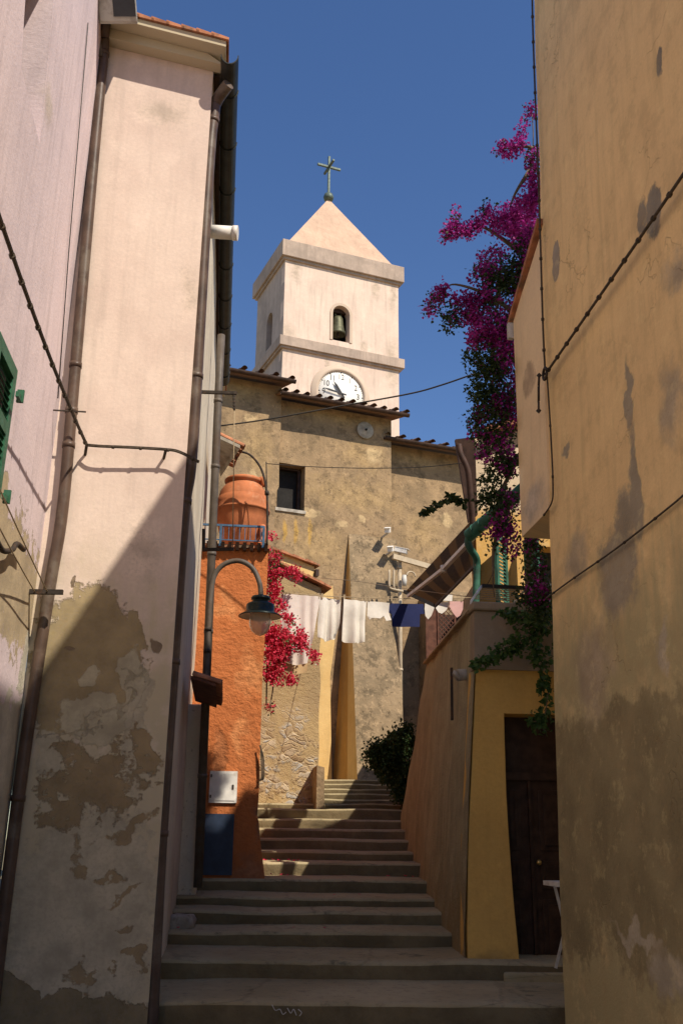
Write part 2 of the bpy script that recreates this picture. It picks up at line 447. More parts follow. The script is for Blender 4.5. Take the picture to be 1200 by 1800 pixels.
# scribble chalked on the lowest riser
mb = MB()
for pts in ([(478, 1766), (484, 1776), (492, 1774), (497, 1783), (503, 1779)], [(505, 1772), (511, 1781), (516, 1774), (521, 1785)], [(524, 1774), (530, 1780), (526, 1786)]):
    mb.tube(curve([at(x, y, 9.235) for x, y in pts], 4), .004, 5)
mb.build('chalk_scribble', M['grey_box'], stairs)

# ================================================================== LEFT: PINK HOUSE (along the alley)
gtop = at(372, 170, 9.0); gbot = at(262, 1750, 9.0)
Fg = Frame(gbot, GA, gtop - gbot)                        # gable of the cream house
def gpt(px, py): return Fg.P(*Fg.uv(px, py))
ctop = gpt(167, 200); cbot = gpt(2, 1540)
Fl = Frame(cbot, -AL, ctop - cbot)                       # pink wall, u runs toward the camera
win = Fl.px([(49, -60), (38, 118), (70, 252), (100, -60)])
pink_layers = [
    ([ell(Fl, 20, 1010, 60, 130), ell(Fl, 60, 1090, 40, 120), ell(Fl, 0, 900, 14, 60)], (.42, .33, .20), .7, .14, .5, .9),
    ([ell(Fl, 20, 1330, 60, 120), ell(Fl, 10, 1500, 60, 140), ell(Fl, 55, 1180, 20, 70)], (.50, .46, .36), .6, .14, -.2, .6),
    ([ell(Fl, 85, 180, 14, 70), ell(Fl, 60, 60, 20, 60)], (.50, .42, .36), .15, .9, 0),
]
M['pink_wall'] = plaster('pink_wall', (.70, .575, .58), (.62, .515, .535), pink_layers, streak=.45, blot=.7, bumpd=.010)
pink = thing('house', 'pale pink plastered house at the far left with a green shutter', 'house', (cbot.x, cbot.y - 3, 0))
zt = Fl.uv(167, -420)[1]
mbw = panel(Fl, [(-.0, -2.2), (8.0, -2.2), (8.0, zt), (-.0, zt)], [win], .4, .28, .012, seed=1)
mbw.build('wall', M['pink_wall'], pink)
mb = MB(); q = Fl.shift(-.36); c4 = [q.P(u - .3, v) for u, v in win]; mb.prism([Fl.P(u, v) - Fl.n * .36 + Fl.u * (0.1 if i in (0, 1) else -.1) for i, (u, v) in enumerate(win)], -Fl.n * .04)
mb.build('window', M['glass'], pink)
# rest of the pink house behind its wall, up to the roof
mb = MB(); mb.hexa([Fl.P(0, -2.2, -.42), Fl.P(8, -2.2, -.42), Fl.P(8, -2.2, -5), Fl.P(0, -2.2, -5)], [Fl.P(0, zt, -.42), Fl.P(8, zt, -.42), Fl.P(8, zt, -5), Fl.P(0, zt, -5)])
mb.build('back_wall', M['pink_wall'], pink)
mb = MB(); mb.hexa([Fl.P(-.1, zt, .3), Fl.P(8.2, zt, .3), Fl.P(8.2, zt + 1.2, -5.2), Fl.P(-.1, zt + 1.2, -5.2)], [Fl.P(-.1, zt + .12, .3), Fl.P(8.2, zt + .12, .3), Fl.P(8.2, zt + 1.32, -5.2), Fl.P(-.1, zt + 1.32, -5.2)])
mb.build('roof', M['tile'], pink)
# shutter leaf
sh = MB(); Fs = Fl.shift(.03)
f_ = Fl.shift(.075); u1, v1 = f_.uv(32, 652); u0, v0 = f_.uv(5, 882); uL = u1; uR = u1 + .62
def sbox(mb, ua, va, ub, vb, n0, n1):
    P = [Fl.P(ua, va, n0), Fl.P(ub, va, n0), Fl.P(ub, va, n1), Fl.P(ua, va, n1)]; T = [Fl.P(ua, vb, n0), Fl.P(ub, vb, n0), Fl.P(ub, vb, n1), Fl.P(ua, vb, n1)]
    mb.hexa(P, T)
for (a, b, c, d) in ((uL, v0, uL + .09, v1), (uR - .09, v0, uR, v1), (uL + .09, v0, uR - .09, v0 + .1), (uL + .09, v1 - .1, uR - .09, v1), (uL + .09, (v0 + v1) / 2 - .05, uR - .09, (v0 + v1) / 2 + .05)): sbox(sh, a, b, c, d, .02, .075)
shut = sh.build('shutter', M['green_paint'], pink)
sl_ = MB(); v = v0 + .12
while v < v1 - .12:
    if abs(v - (v0 + v1) / 2) > .06:
        P = [Fl.P(uL + .09, v, .06), Fl.P(uR - .09, v, .06), Fl.P(uR - .09, v + .045, .035), Fl.P(uL + .09, v + .045, .035)]
        sl_.prism(P, Fl.n * .008)
    v += .05
sl_.build('louvre_slats', M['green_paint'], shut)
for yy in (690, 868):
    mb = MB()
    uu, vv = f_.uv(31 if yy < 800 else 7, yy); sbox(mb, uu - .07, vv - .05, uu + .05, vv - .01, .075, .10); sbox(mb, uu - .08, vv - .05, uu - .055, vv + .05, .06, .11)
    mb.build('hinge', M['green_paint'], shut)

# ================================================================== LEFT: CREAM HOUSE
cream = thing('house', 'tall cream house with a narrow peeling gable between two brown downpipes', 'house', (gbot.x - .6, gbot.y + 2, 0))
L = [
    ([ell(Fg, 150, 1150, 100, 130), ell(Fg, 110, 1250, 60, 60), ell(Fg, 235, 1130, 20, 60)], (.31, .24, .125), .45, .12, 1.0, .6),
    ([ell(Fg, 170, 1265, 75, 45), ell(Fg, 232, 1205, 18, 70), ell(Fg, 155, 1192, 20, 18)], (.42, .37, .25), .4, .14, -.5, .6),
    ([ell(Fg, 150, 1600, 140, 230), ell(Fg, 240, 1300, 30, 120), ell(Fg, 90, 1330, 30, 50)], (.46, .405, .285), .5, .2, .3, .6),  # bare plaster, toned down for the shade low on the gable
    ([ell(Fg, 175, 1370, 85, 55), ell(Fg, 110, 1420, 50, 40), ell(Fg, 250, 1310, 22, 40)], (.29, .215, .11), .9, .30, .8, 1.9),
    ([ell(Fg, 235, 1450, 40, 14, .35), ell(Fg, 205, 1538, 24, 10, .4), ell(Fg, 225, 1570, 30, 9, .35), ell(Fg, 140, 1500, 22, 30), ell(Fg, 200, 1640, 24, 8, .3), ell(Fg, 150, 1710, 22, 30, -.5), ell(Fg, 232, 1690, 22, 10)], (.31, .23, .12), .8, .35, .6, 1.5),
    ([ell(Fg, 110, 1800, 190, 56), ell(Fg, 20, 1745, 60, 34)], (.22, .175, .095), .4, .06, .8),
    ([ell(Fg, 125, 1142, 12, 4), ell(Fg, 130, 1022, 5, 12), ell(Fg, 270, 1135, 8, 14)], (.22, .16, .10), .2, .2, .8),
    ([ell(Fg, 290, 200, 70, 40), ell(Fg, 330, 510, 30, 70), ell(Fg, 250, 960, 50, 90)], (.58, .47, .38), .35, .9, 0),
]
M['cream_wall'] = plaster('cream_wall', (.70, .57, .475), (.62, .49, .41), L, streak=.3, blot=.8, grain=.2, bumpd=.010, vgrad=(Fg.uv(200, 1330)[1], Fg.uv(200, 900)[1], (.50, .43, .285)))  # vgrad darkens the lower gable: shade painted into the wall colour
(ul, vb), (ur, vt) = Fg.uv(2, 1540), Fg.uv(372, 170)
vl = Fg.uv(183, 62)[1]; vr = Fg.uv(372, 112)[1]
uleft = Fg.uv(167, 200)[0]
gout = [(uleft - .06, -2.0), (0, -2.0), (0, vr), (uleft - .06, vr + (vl - vr) * 1.0)]
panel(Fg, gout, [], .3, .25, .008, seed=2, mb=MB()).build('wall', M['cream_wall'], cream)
Fs2 = Frame(gbot, AL, gtop - gbot)                        # alley side of the cream house
M['cream_side'] = plaster('cream_side', (.70, .61, .47), (.56, .47, .35), [([ell(Fs2, 310, 1500, 12, 120)], (.45, .36, .24), .4, .2, .6)], streak=.4, blot=1.0, bumpd=.012, pits=.4, kind='W')
lenS = 8.6
panel(Fs2, [(0.07, -2.0), (lenS, -2.0), (lenS, vr - .05), (0.07, vr - .05)], [], .3, .3, .012, seed=3).build('side_wall', M['cream_side'], cream)
# roof slab with verge: slopes down to the right across the gable
A = Fg.P(uleft - .1, vr + (vl - vr) * 1.05, .30); B = Fg.P(.13, vr - (vl - vr) * .11, .30)
sd = (B - A).normalized(); up = Z
def roof_slab(mb, A, B, back, th):
    mb.hexa([A, B, B + back, A + back], [A + Z * th, B + Z * th, B + back + Z * th, A + back + Z * th])
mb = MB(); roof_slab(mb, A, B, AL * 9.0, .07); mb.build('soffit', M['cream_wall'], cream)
# second course of moulding under the verge
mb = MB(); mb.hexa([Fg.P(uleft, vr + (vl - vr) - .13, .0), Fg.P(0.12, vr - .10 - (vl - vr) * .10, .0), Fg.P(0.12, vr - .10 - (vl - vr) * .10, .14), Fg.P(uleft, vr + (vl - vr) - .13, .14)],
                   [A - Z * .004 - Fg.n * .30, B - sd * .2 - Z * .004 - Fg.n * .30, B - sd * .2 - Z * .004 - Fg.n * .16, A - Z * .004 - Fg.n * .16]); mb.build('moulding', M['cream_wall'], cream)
mb = MB()
for i in range(9):                                        # tile edge along the verge
    t0, t1 = i / 9, (i + 1) / 9
    a, b = A.lerp(B, t0) + Z * .074, A.lerp(B, t1) + Z * .074
    mb.hexa([a + Fg.n * .03, b + Fg.n * .03 + sd * .03, b + sd * .03 + AL * 9, a + AL * 9], [a + Z * (.05) + Fg.n * .03, b + sd * .03 + Fg.n * .03 + Z * .028, b + sd * .03 + AL * 9 + Z * .028, a + AL * 9 + Z * .05])
mb.build('roof_tiles', M['tile'], cream)
# gutter along the eave
g0 = at(404, 96, 8.75); g1 = at(394, 668, 16.6)
dirg = (g1 - g0).normalized(); sx = dirg.cross(Z).normalized()
mb = MB(); V = []; F = []; NN = 12
for k, (pp) in enumerate((g0, g1)):
    for rr in (.095, .085):
        for i in range(NN + 1):
            a = math.pi * i / NN; V.append(pp + sx * math.cos(a) * rr - Z * math.sin(a) * rr * 1.25)
n1 = NN + 1
for i in range(NN):
    F += [(i, i + 1, 2 * n1 + i + 1, 2 * n1 + i), (n1 + i, 3 * n1 + i, 3 * n1 + i + 1, n1 + i + 1), (i, n1 + i, n1 + i + 1, i + 1), (2 * n1 + i, 2 * n1 + i + 1, 3 * n1 + i + 1, 3 * n1 + i)]
mb.add(V, F, smooth=False)
for k in range(9):
    pp = g0.lerp(g1, (k + .6) / 9); mb.tube([pp + sx * math.cos(math.pi * i / 10) * .1 - Z * math.sin(math.pi * i / 10) * .125 for i in range(11)], .008, 6)
gut = mb.build('gutter', M['dark_metal'], cream)
mb = MB(); roof_slab(mb, g0 - sx * .36 + Z * .02 + dirg * .35, g0 - sx * .10 + Z * .0 + dirg * .35, dirg * ((g1 - g0).length - .35), .04); mb.build('eave_board', M['wood_dark'], cream)
# downpipes
def collars(mb, pts, r, every=None):
    for p, d in pts: mb.tube([p - d * .025, p + d * .025], r, 12)
def gp(px, py, n): u, v = Fg.uv(px, py); return Fg.P(u, v, n)
mb = MB(); path = curve([gp(242, 34, .42), gp(222, 44, .40), gp(200, 54, .36), gp(188, 76, .20), gp(184, 104, .08), gp(165, 300, .06), gp(131, 690, .06), gp(112, 900, .06), gp(89, 1040, .06), gp(45, 1330, .06), gp(8, 1620, .06), gp(-18, 1850, .06)], 8)
mb.tube(path, .054, 16)
for k in (32, 47, 49, 51, 74): collars(mb, [(path[k], (path[k + 1] - path[k]).normalized())], .061)
dp1 = mb.build('downpipe', M['brown_pipe'], cream)
mb = MB(); path = curve([at(402, 148, 8.95), at(394, 158, 9.0), at(381, 178, 9.08), at(376, 200, 9.1), at(366, 300, 9.1), at(338, 770, 9.1), at(322, 905, 9.1), at(297, 1250, 9.1), at(280, 1500, 9.1), at(262, 1850, 9.1)], 8)
mb.tube(path, .064, 16)
for k in (26, 38, 47, 54, 63): collars(mb, [(path[k], (path[k + 1] - path[k]).normalized())], .071)
mb.build('downpipe', M['brown_pipe'], cream)
pz = at(340, 1240, 13.6).z; mb = MB(); q0, q1 = at(352, 1400, 13.45), at(310, 1400, 13.45)
mb.hexa([Vector((q0.x + .02, q0.y, -.3)), Vector((q0.x - .09, q0.y + .95, -.3)), Vector((q1.x, q1.y + .95, -.3)), Vector((q1.x, q1.y, -.3))], [Vector((q0.x - .03, q0.y, pz)), Vector((q0.x - .13, q0.y + .95, pz)), Vector((q1.x, q1.y + .95, pz)), Vector((q1.x, q1.y, pz))])
mb.build('pilaster', M['cream_side'], cream, bevel=.02)
# small patched-in ledge on the side wall, window strips
mb = MB()
# third downpipe further up the alley side (carries the lamp)
pa, pb = at(384, 690, 13.2), at(348, 1560, 13.2)
mb.tube([pa + Z * .9 + AL * .0, pa, pb], .055, 14)
collars(mb, [(pa.lerp(pb, t), (pb - pa).normalized()) for t in (.02, .17, .36, .52, .8)], .062)
mb.build('downpipe', M['grey_pipe'], cream)

# ================================================================== RIGHT: TALL BEIGE HOUSE
rt = at(938, 0, 8.8); rb = at(992, 1800, 8.8)
Fr = Frame(rb, -AL, rt - rb)                              # u toward the camera
RL = [
    ([ell(Fr, 1090, 1330, 260, 110), ell(Fr, 1000, 1500, 120, 200), ell(Fr, 1150, 1500, 150, 260)], (.27, .225, .115), .6, .25, 0, .5),  # dark olive lower area: shade painted into the wall
    ([ell(Fr, 1148, 370, 14, 60, .0), ell(Fr, 1128, 385, 12, 44), ell(Fr, 1158, 110, 10, 26)], (.22, .20, .155), .28, .25, .5),
    ([ell(Fr, 976, 458, 7, 36), ], (.30, .26, .20), .2, .12, .5),
    ([ell(Fr, 1105, 700, 7, 90), ell(Fr, 1115, 850, 12, 120), ell(Fr, 1098, 905, 30, 60), ell(Fr, 1085, 1000, 44, 110), ell(Fr, 992, 792, 9, 8)], (.33, .285, .20), .4, .4, .3),
    ([ell(Fr, 1180, 700, 30, 110), ell(Fr, 1185, 480, 30, 50), ell(Fr, 1010, 990, 30, 60), ell(Fr, 1040, 1180, 50, 120)], (.42, .34, .22), .6, .8, .2),
    ([ell(Fr, 1163, 1130, 12, 60), ell(Fr, 1120, 1640, 60, 14), ell(Fr, 1170, 1700, 40, 60)], (.46, .40, .28), .5, .5, .2),
]
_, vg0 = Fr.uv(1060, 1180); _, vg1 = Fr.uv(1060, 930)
M['beige_wall'] = plaster('beige_wall', (.85, .61, .285), (.75, .53, .25), RL, streak=.35, blot=.55, bumpd=.010, vgrad=(vg0, vg1, (.44, .375, .19)), fine=40, crack=.4, mottle=.22)  # vgrad darkens the lower wall: painted falloff of bounced light
beige = thing('house', 'tall warm beige house on the right with slack cables and grey stains', 'house', (rb.x, rb.y - 3, 0))
VTOP = Fr.uv(938, 0)[1] + 0.45
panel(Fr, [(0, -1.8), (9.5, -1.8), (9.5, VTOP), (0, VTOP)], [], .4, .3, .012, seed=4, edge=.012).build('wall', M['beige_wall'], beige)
mb = MB(); mb.hexa([Fr.P(.01, -1.8, -.41), Fr.P(9.5, -1.8, -.41), Fr.P(9.5, -1.8, -6), Fr.P(.01, -1.8, -6)], [Fr.P(.01, VTOP, -.41), Fr.P(9.5, VTOP, -.41), Fr.P(9.5, VTOP - 2.45, -6), Fr.P(.01, VTOP - 2.45, -6)])
mb.build('back_wall', M['beige_wall'], beige)
mb = MB(); mb.hexa([Fr.P(-.15, VTOP, .28), Fr.P(9.6, VTOP, .28), Fr.P(9.6, VTOP - 2.4, -6), Fr.P(-.15, VTOP - 2.4, -6)], [Fr.P(-.15, VTOP + .1, .28), Fr.P(9.6, VTOP + .1, .28), Fr.P(9.6, VTOP - 2.3, -6), Fr.P(-.15, VTOP - 2.3, -6)])
mb.build('roof', M['tile'], beige)
mb = MB(); zz = 9.75 + EYE; mb.hexa([Vector((4.35, 8.75, 8)), Vector((4.75, 5.2, 8)), Vector((6.5, 5.2, 8)), Vector((6.5, 8.75, 8))], [Vector((4.35, 8.75, zz)), Vector((4.75, 5.2, zz)), Vector((6.5, 5.2, zz)), Vector((6.5, 8.75, zz))]); mb.build('roof_shade_block', M['beige_wall'], beige)  # unseen block added to cast the diagonal shadow on the orange wall
# jettied lower part behind the corner, with a sloping verge and a shaded underside
Fj = Fr.shift(.012)
jp = Fj.px([(955, 905), (916, 951), (902, 560), (942, 428)])
jp = [(0.02, jp[0][1]), jp[1], jp[2], (0.02, jp[3][1])]
jp[1] = (jp[1][0], jp[0][1])
RJ = [([ell(Fj, 928, 665, 12, 38), ], (.50, .37, .23), .25, .3, .2), ([ell(Fj, 935, 890, 30, 50)], (.56, .47, .36), .5, .8, 0)]
M['jetty_wall'] = plaster('jetty_wall', (.84, .64, .38), (.76, .57, .34), RJ, streak=.25, blot=.9, bumpd=.006)
panel(Fj, jp, [], 2.2, .2, .006, seed=5).build('jetty_wall', M['jetty_wall'], beige)
mb = MB(); a = Fj.P(jp[3][0] + .05, jp[3][1] + .1, .05); b = Fj.P(jp[2][0] - .07, jp[2][1] - .07, .05)
bk = -Fr.n * 2.4; th = (jp[2][1] - jp[3][1])
mb.hexa([a, b, b + bk, a + bk], [a + Z * .06, b + Z * .06, b + bk + Z * .06, a + bk + Z * .06]); mb.build('verge', M['tile'], beige)
mb = MB(); c = Fj.P(jp[2][0] - .03, jp[2][1] - .08, .03); mb.box(c - Z * .06, AL, Fr.n, Z, .03, .03, .09); mb.build('verge_end', M['grey_box'], beige)

# ================================================================== ORANGE HOUSE
Fo = Frame(at(465, 1540, 14.5), GA)
ORL = [([ell(Fo, 385, 1335, 14, 60), ell(Fo, 390, 1405, 40, 10)], (.44, .16, .06), .3, .4, .6), ([ell(Fo, 440, 1180, 30, 60), ell(Fo, 400, 1060, 40, 30), ell(Fo, 420, 1290, 26, 40)], (.60, .24, .09), .8, .9, .1, .7), ([ell(Fo, 440, 1530, 40, 30), ell(Fo, 455, 1440, 14, 60)], (.36, .15, .07), .7, .8, .2, .8)]
M['orange_wall'] = plaster('orange_wall', (.51, .165, .052), (.44, .138, .043), ORL, streak=.22, blot=1.3, bumpd=.035, fine=16, grain=1.0)
ora = thing('house', 'orange rendered house wing with a clay jar on its ledge', 'house', Fo.o + GA * -.5)
u0, _, _, vtop = Fo.rect(352, 1000, 470, 966)
door = Fo.px([(349, 1538), (411, 1538), (413, 1432), (351, 1428)])
UE = Fo.uv(471.5, 966)[0]
def flare(u, v): return max(0, 1 - v / .55) ** 2 * .05 if u > -.35 else 0
panel(Fo, [(-1.25, -.6), (.005, -.6), Fo.uv(465, 1540), Fo.uv(455, 1444), Fo.uv(452, 1434), Fo.uv(461, 1220), Fo.uv(471, 980), (UE, vtop), (-1.25, vtop)], [], 5.5, .16, .012, seed=6, edge=.02, batter=flare).build('wall', M['orange_wall'], ora)
x0_, y0_, x1_, y1_ = Fo.rect(348, 1538, 412, 1431)
mb = MB()
def fbox(mb, fr, a, b, c, d, n0, n1):
    mb.hexa([fr.P(a, b, n1), fr.P(c, b, n1), fr.P(c, b, n0), fr.P(a, b, n0)], [fr.P(a, d, n1), fr.P(c, d, n1), fr.P(c, d, n0), fr.P(a, d, n0)])
fbox(mb, Fo, x0_, y0_, x1_, y1_, -.05, .035)
cx, cy = (x0_ + x1_) / 2, (y0_ + y1_) / 2
for s in (1, .6):
    dm = [(cx - .17 * s, cy), (cx, cy - .30 * s), (cx + .17 * s, cy), (cx, cy + .30 * s)]
    mb.prism([Fo.P(u, v, .035 + .008 * (2 - s)) for u, v in dm], -Fo.n * .03)
mb.build('cupboard_door', M['blue_door'], ora)
x0, y0, x1, y1 = Fo.rect(367, 1411, 418, 1356)
mb = MB(); fbox(mb, Fo, x0, y0, x1, y1, -.05, .03); fbox(mb, Fo, x0 + .03, y0 + .03, x1 - .03, y1 - .03, .03, .038)
mbox = mb.build('meter_box', M['white_paint'], ora)
mb = MB(); fbox(mb, Fo, x1 - .07, (y0 + y1) / 2 - .03, x1 - .045, (y0 + y1) / 2 + .03, .038, .046)
for yy in (.15, .8): fbox(mb, Fo, x0 + .01, y0 + (y1 - y0) * yy, x0 + .028, y0 + (y1 - y0) * yy + .04, .03, .045)
mb.build('lock', M['iron'], mbox)
# ledge of tiles with the ends showing, and the blue railing on it
ztop = Fo.P(0, vtop).z
mb = MB(); fbox(mb, Fo, -1.25, vtop, UE + .02, vtop + .05, -5.4, .05); mb.build('ledge', M['tile'], ora)
mb = MB()
for k in range(9):
    u = UE - .9 + k * .105; mb.hexa([Fo.P(u, vtop - .05, .02), Fo.P(u + .05, vtop - .05, .02), Fo.P(u + .05, vtop - .05, .10), Fo.P(u, vtop - .05, .10)],
                                 [Fo.P(u, vtop + .055, .02), Fo.P(u + .05, vtop + .055, .02), Fo.P(u + .05, vtop + .055, .15), Fo.P(u, vtop + .055, .15)])
mb.build('ledge_corbels', M['wood_dark'], ora)
mb = MB(); zl = vtop + .05; (ua, _), (ub, _) = Fo.uv(388, 945), Fo.uv(463, 945)
vr1 = Fo.uv(463, 929)[1]
for u in (ua, ub): mb.bar(Fo.P(u, zl - .05, .08), Fo.P(u, vr1, .08), .035, .035)
mb.bar(Fo.P(ua - .3, vr1, .08), Fo.P(ub, vr1, .08), .03, .03); mb.bar(Fo.P(ua - .3, zl + .05, .08), Fo.P(ub, zl + .05, .08), .016, .016)
for k in range(8): u = ua + (ub - ua) * (k + .5) / 8; mb.bar(Fo.P(u, zl + .05, .08), Fo.P(u, vr1, .08), .01, .01)
mb.bar(Fo.P(ub, vr1, .08), Fo.P(ub, vr1, -1.2), .03, .03)
mb.build('railing', M['blue_rail'], ora)

# ================================================================== CHURCH
Fc = Frame(at(613, 940, 27.3), CU)
def ch_layers(fr):
    return [
        ([ell(fr, 620, 870, 150, 40), ell(fr, 560, 960, 90, 60), ell(fr, 640, 800, 60, 40), ell(fr, 760, 930, 50, 60), ell(fr, 450, 800, 40, 80)], (.37, .25, .12), .9, .9, 0),
        ([ell(fr, 437, 738, 13, 9), ell(fr, 442, 845, 16, 20), ell(fr, 540, 900, 30, 10), ell(fr, 635, 912, 9, 9), ell(fr, 600, 922, 12, 7), ell(fr, 800, 905, 12, 16), ell(fr, 655, 800, 20, 18)], (.50, .36, .19), .35, .4, -.1),
        ([ell(fr, 520, 935, 6, 30), ell(fr, 545, 935, 5, 30), ell(fr, 500, 935, 5, 26)], (.45, .27, .07), .2, .6, 0),
        ([ell(fr, 420, 690, 60, 30), ell(fr, 600, 735, 110, 22), ell(fr, 745, 800, 60, 16)], (.34, .24, .12), .6, 1.0, 0)]
M['church_wall'] = plaster('church_wall', (.355, .24, .13), (.225, .157, .088), ch_layers(Fc), streak=.35, blot=.9, fine=13, bumpd=.02, grain=.8, pits=.35, mottle=.62)
M['church_low'] = plaster('church_low', (.33, .235, .135), (.19, .14, .082), (), streak=.3, blot=1.3, fine=10, bumpd=.025, kind='W', pits=.4, grain=.9, mottle=.8)
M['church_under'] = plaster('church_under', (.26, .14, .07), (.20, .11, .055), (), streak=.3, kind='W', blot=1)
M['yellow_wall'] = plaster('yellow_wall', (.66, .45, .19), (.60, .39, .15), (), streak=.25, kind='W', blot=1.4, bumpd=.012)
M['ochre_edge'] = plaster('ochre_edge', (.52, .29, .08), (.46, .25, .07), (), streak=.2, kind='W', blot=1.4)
church = thing('church', 'tan weathered church building with three stepped tiled eaves and one window', 'church', Fc.P(0, 0) - Z * Fc.o.z)
vbot = -Fc.o.z
def eave(fr, ua, ub, v, over, nt, name_pref):
    mb = MB(); A, B = fr.P(ua, v - .05, over), fr.P(ub, v - .05, over); bk = -fr.n * (over + 4.5) + Z * 1.25
    mb.hexa([A, B, B + bk, A + bk], [A + Z * .05, B + Z * .05, B + bk + Z * .05, A + bk + Z * .05])
    roof = mb.build('roof', M['church_under'], church)
    mb = MB(); off = fr.n * .05 + Z * .02
    V = []; F = []
    for i, pp in enumerate((A + off, B + off)):
        for k in range(11):
            a = math.pi * k / 10; V.append(pp + fr.n * math.cos(a) * .075 - Z * math.sin(a) * .095)
        for k in range(11):
            a = math.pi * (10 - k) / 10; V.append(pp + fr.n * math.cos(a) * .062 - Z * math.sin(a) * .08)
    n = 22
    for k in range(n): F.append((k, (k + 1) % n, n + (k + 1) % n, n + k))
    F += [tuple(range(n))[::-1], tuple(range(n, 2 * n))]
    mb.add(V, F); mb.build('gutter', M['wood_dark'], roof)
    mb = MB()
    for k in range(nt):
        u = ua + .12 + (ub - ua - .2) * k / max(1, nt - 1) + random.uniform(-.02, .02)
        p0 = fr.P(u, v + .02 + random.uniform(-.01, .015), over + .085 + random.uniform(-.03, .03)); d = (bk).normalized()
        for s in range(8):
            r0 = .078; q0 = p0 + d * (s * .42); V = []
            for j in range(2):
                for i in range(9):
                    a = math.pi * i / 8; V.append(q0 + d * (.46 * j) + Z * .014 * (1 - j) + fr.u * math.cos(a) * (r0 - .015 * j) + Z * math.sin(a) * (r0 - .01 * j))
            mb.add(V, [(i, i + 1, 10 + i, 9 + i) for i in range(8)], smooth=True)
    mb.build('roof_tiles', M['tile_old'], roof)
# block 1 (left), block 2 (middle), block 3 (right)
F1, F2, F3 = Fc.shift(.14), Fc, Fc.shift(-.55)
u1a = F1.uv(260, 700)[0]; u1b = F1.uv(493, 760)[0]; v1 = F1.uv(450, 672)[1]
u2a = F2.uv(470, 760)[0]; u2b = F2.uv(687.5, 800)[0]; v2 = F2.uv(600, 722)[1]
u3a = F3.uv(660, 800)[0]; u3b = F3.uv(960, 800)[0]; v3 = F3.uv(745, 792)[1]
def notch(fr, u): return u
panel(F1, [(u1a, vbot), (u1b - .1, vbot), (u1b - .09, F1.uv(490, 868)[1]), (u1b, F1.uv(493, 856)[1]), (u1b, v1), (u1a, v1)], [], 1.5, .4, .02, seed=11, edge=.02).build('wall', M['church_wall'], church)
wa = F2.uv(492, 893); wb = F2.uv(536.5, 820)
hole = [(wa[0] - .1, wa[1]), (wb[0], wa[1]), (wb[0], wb[1]), (wa[0] - .1, wb[1])]
panel(F2, [(u2a, vbot), (u2b, vbot), (u2b, v2), (u2a, v2)], [hole], .5, .4, .02, seed=12, edge=.02).build('wall', M['church_wall'], church)
panel(F3, [(u3a, vbot), (u3b, vbot), (u3b, v3), (u3a, v3)], [], .5, .4, .02, seed=13).build('wall', M['church_wall'], church)
mb = MB(); mb.hexa([F2.P(u1a, vbot, -.6), F2.P(u2b - .05, vbot, -.6), F2.P(u2b - .05, vbot, -5), F2.P(u1a, vbot, -5)], [F2.P(u1a, v2, -.6), F2.P(u2b - .05, v2, -.6), F2.P(u2b - .05, v2, -5), F2.P(u1a, v2, -5)])
mb.build('nave', M['church_low'], church)
mb = MB(); fbox(mb, F2, u2b - .03, vbot, u2b + .0, v2 - .01, -.6, -.02); mb.build('return_wall', M['church_low'], church)
mb = MB(); fbox(mb, F2, hole[0][0] - .1, hole[0][1] - .05, hole[1][0] + .05, hole[2][1] + .05, -.56, -.46); winp = mb.build('window', M['dark_inside'], church)
mb = MB(); h0, h1 = hole[0], hole[2]
fbox(mb, F2, h1[0] - .10, h0[1], h1[0] - .03, h1[1], -.40, -.30); fbox(mb, F2, h0[0], h1[1] - .06, h1[0] - .10, h1[1], -.40, -.30); fbox(mb, F2, h0[0], h0[1], h1[0] - .10, h0[1] + .06, -.40, -.30)
mb.build('frame', M['wood_dark'], winp)
mb = MB(); fbox(mb, F2, h0[0] - .05, h0[1] - .09, h1[0] + .03, h0[1], -.3, .05); mb.build('sill', M['stone_grey'], winp)
eave(F1, u1a, F1.uv(493, 700)[0] + .22, v1, .56, 9, 'a')
eave(F2, u2a + .16, u2b + .28, v2, .56, 12, 'b')
eave(F3, u3a + .0, u3b, v3, .56, 13, 'c')
# battered buttress
T0 = Fc.shift(.02).P(*Fc.shift(.02).uv(613, 938)); T1 = Fc.shift(.02).P(*Fc.shift(.02).uv(697, 948))
def onf(px, py, n): f = Fc.shift(n); return f.P(*f.uv(px, py))
def down(p, n=3.2): return p - Z * n
Bs, Bc, Bf, Br, Br0 = onf(585, 1372, .02), onf(610, 1372, .75), onf(628, 1372, 1.4), onf(712, 1372, 1.4), onf(705, 1372, .02)
def tri_grid(mb, P, n=26, amp=.02):
    """triangle or quad as a fine wavy sheet"""
    if len(P) == 3: P = [P[0], P[1], P[2], P[0]]
    V = []; F = []
    nn = (P[1] - P[0]).cross(P[2] - P[0]).normalized()
    for j in range(n + 1):
        for i in range(n + 1):
            a = P[0].lerp(P[1], j / n); b = P[3].lerp(P[2], j / n); q = a.lerp(b, i / n)
            edge = min(i, n - i, j, n - j) > 0
            V.append(q + nn * (amp * fbm(q * 1.2) if edge else 0))
    for j in range(n):
        for i in range(n): F.append((j * (n + 1) + i, (j + 1) * (n + 1) + i, (j + 1) * (n + 1) + i + 1, j * (n + 1) + i + 1))
    mb.add(V, F, smooth=True); return mb
mb = MB(); tri_grid(mb, [T0, Bf, Br, T1]); tri_grid(mb, [T1, Br, Br0]); but = mb.build('buttress', M['church_low'], church)
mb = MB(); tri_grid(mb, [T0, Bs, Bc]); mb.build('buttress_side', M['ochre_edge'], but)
mb = MB(); tri_grid(mb, [T0, Bc, Bf]); mb.build('buttress_edge', M['yellow_wall'], but)
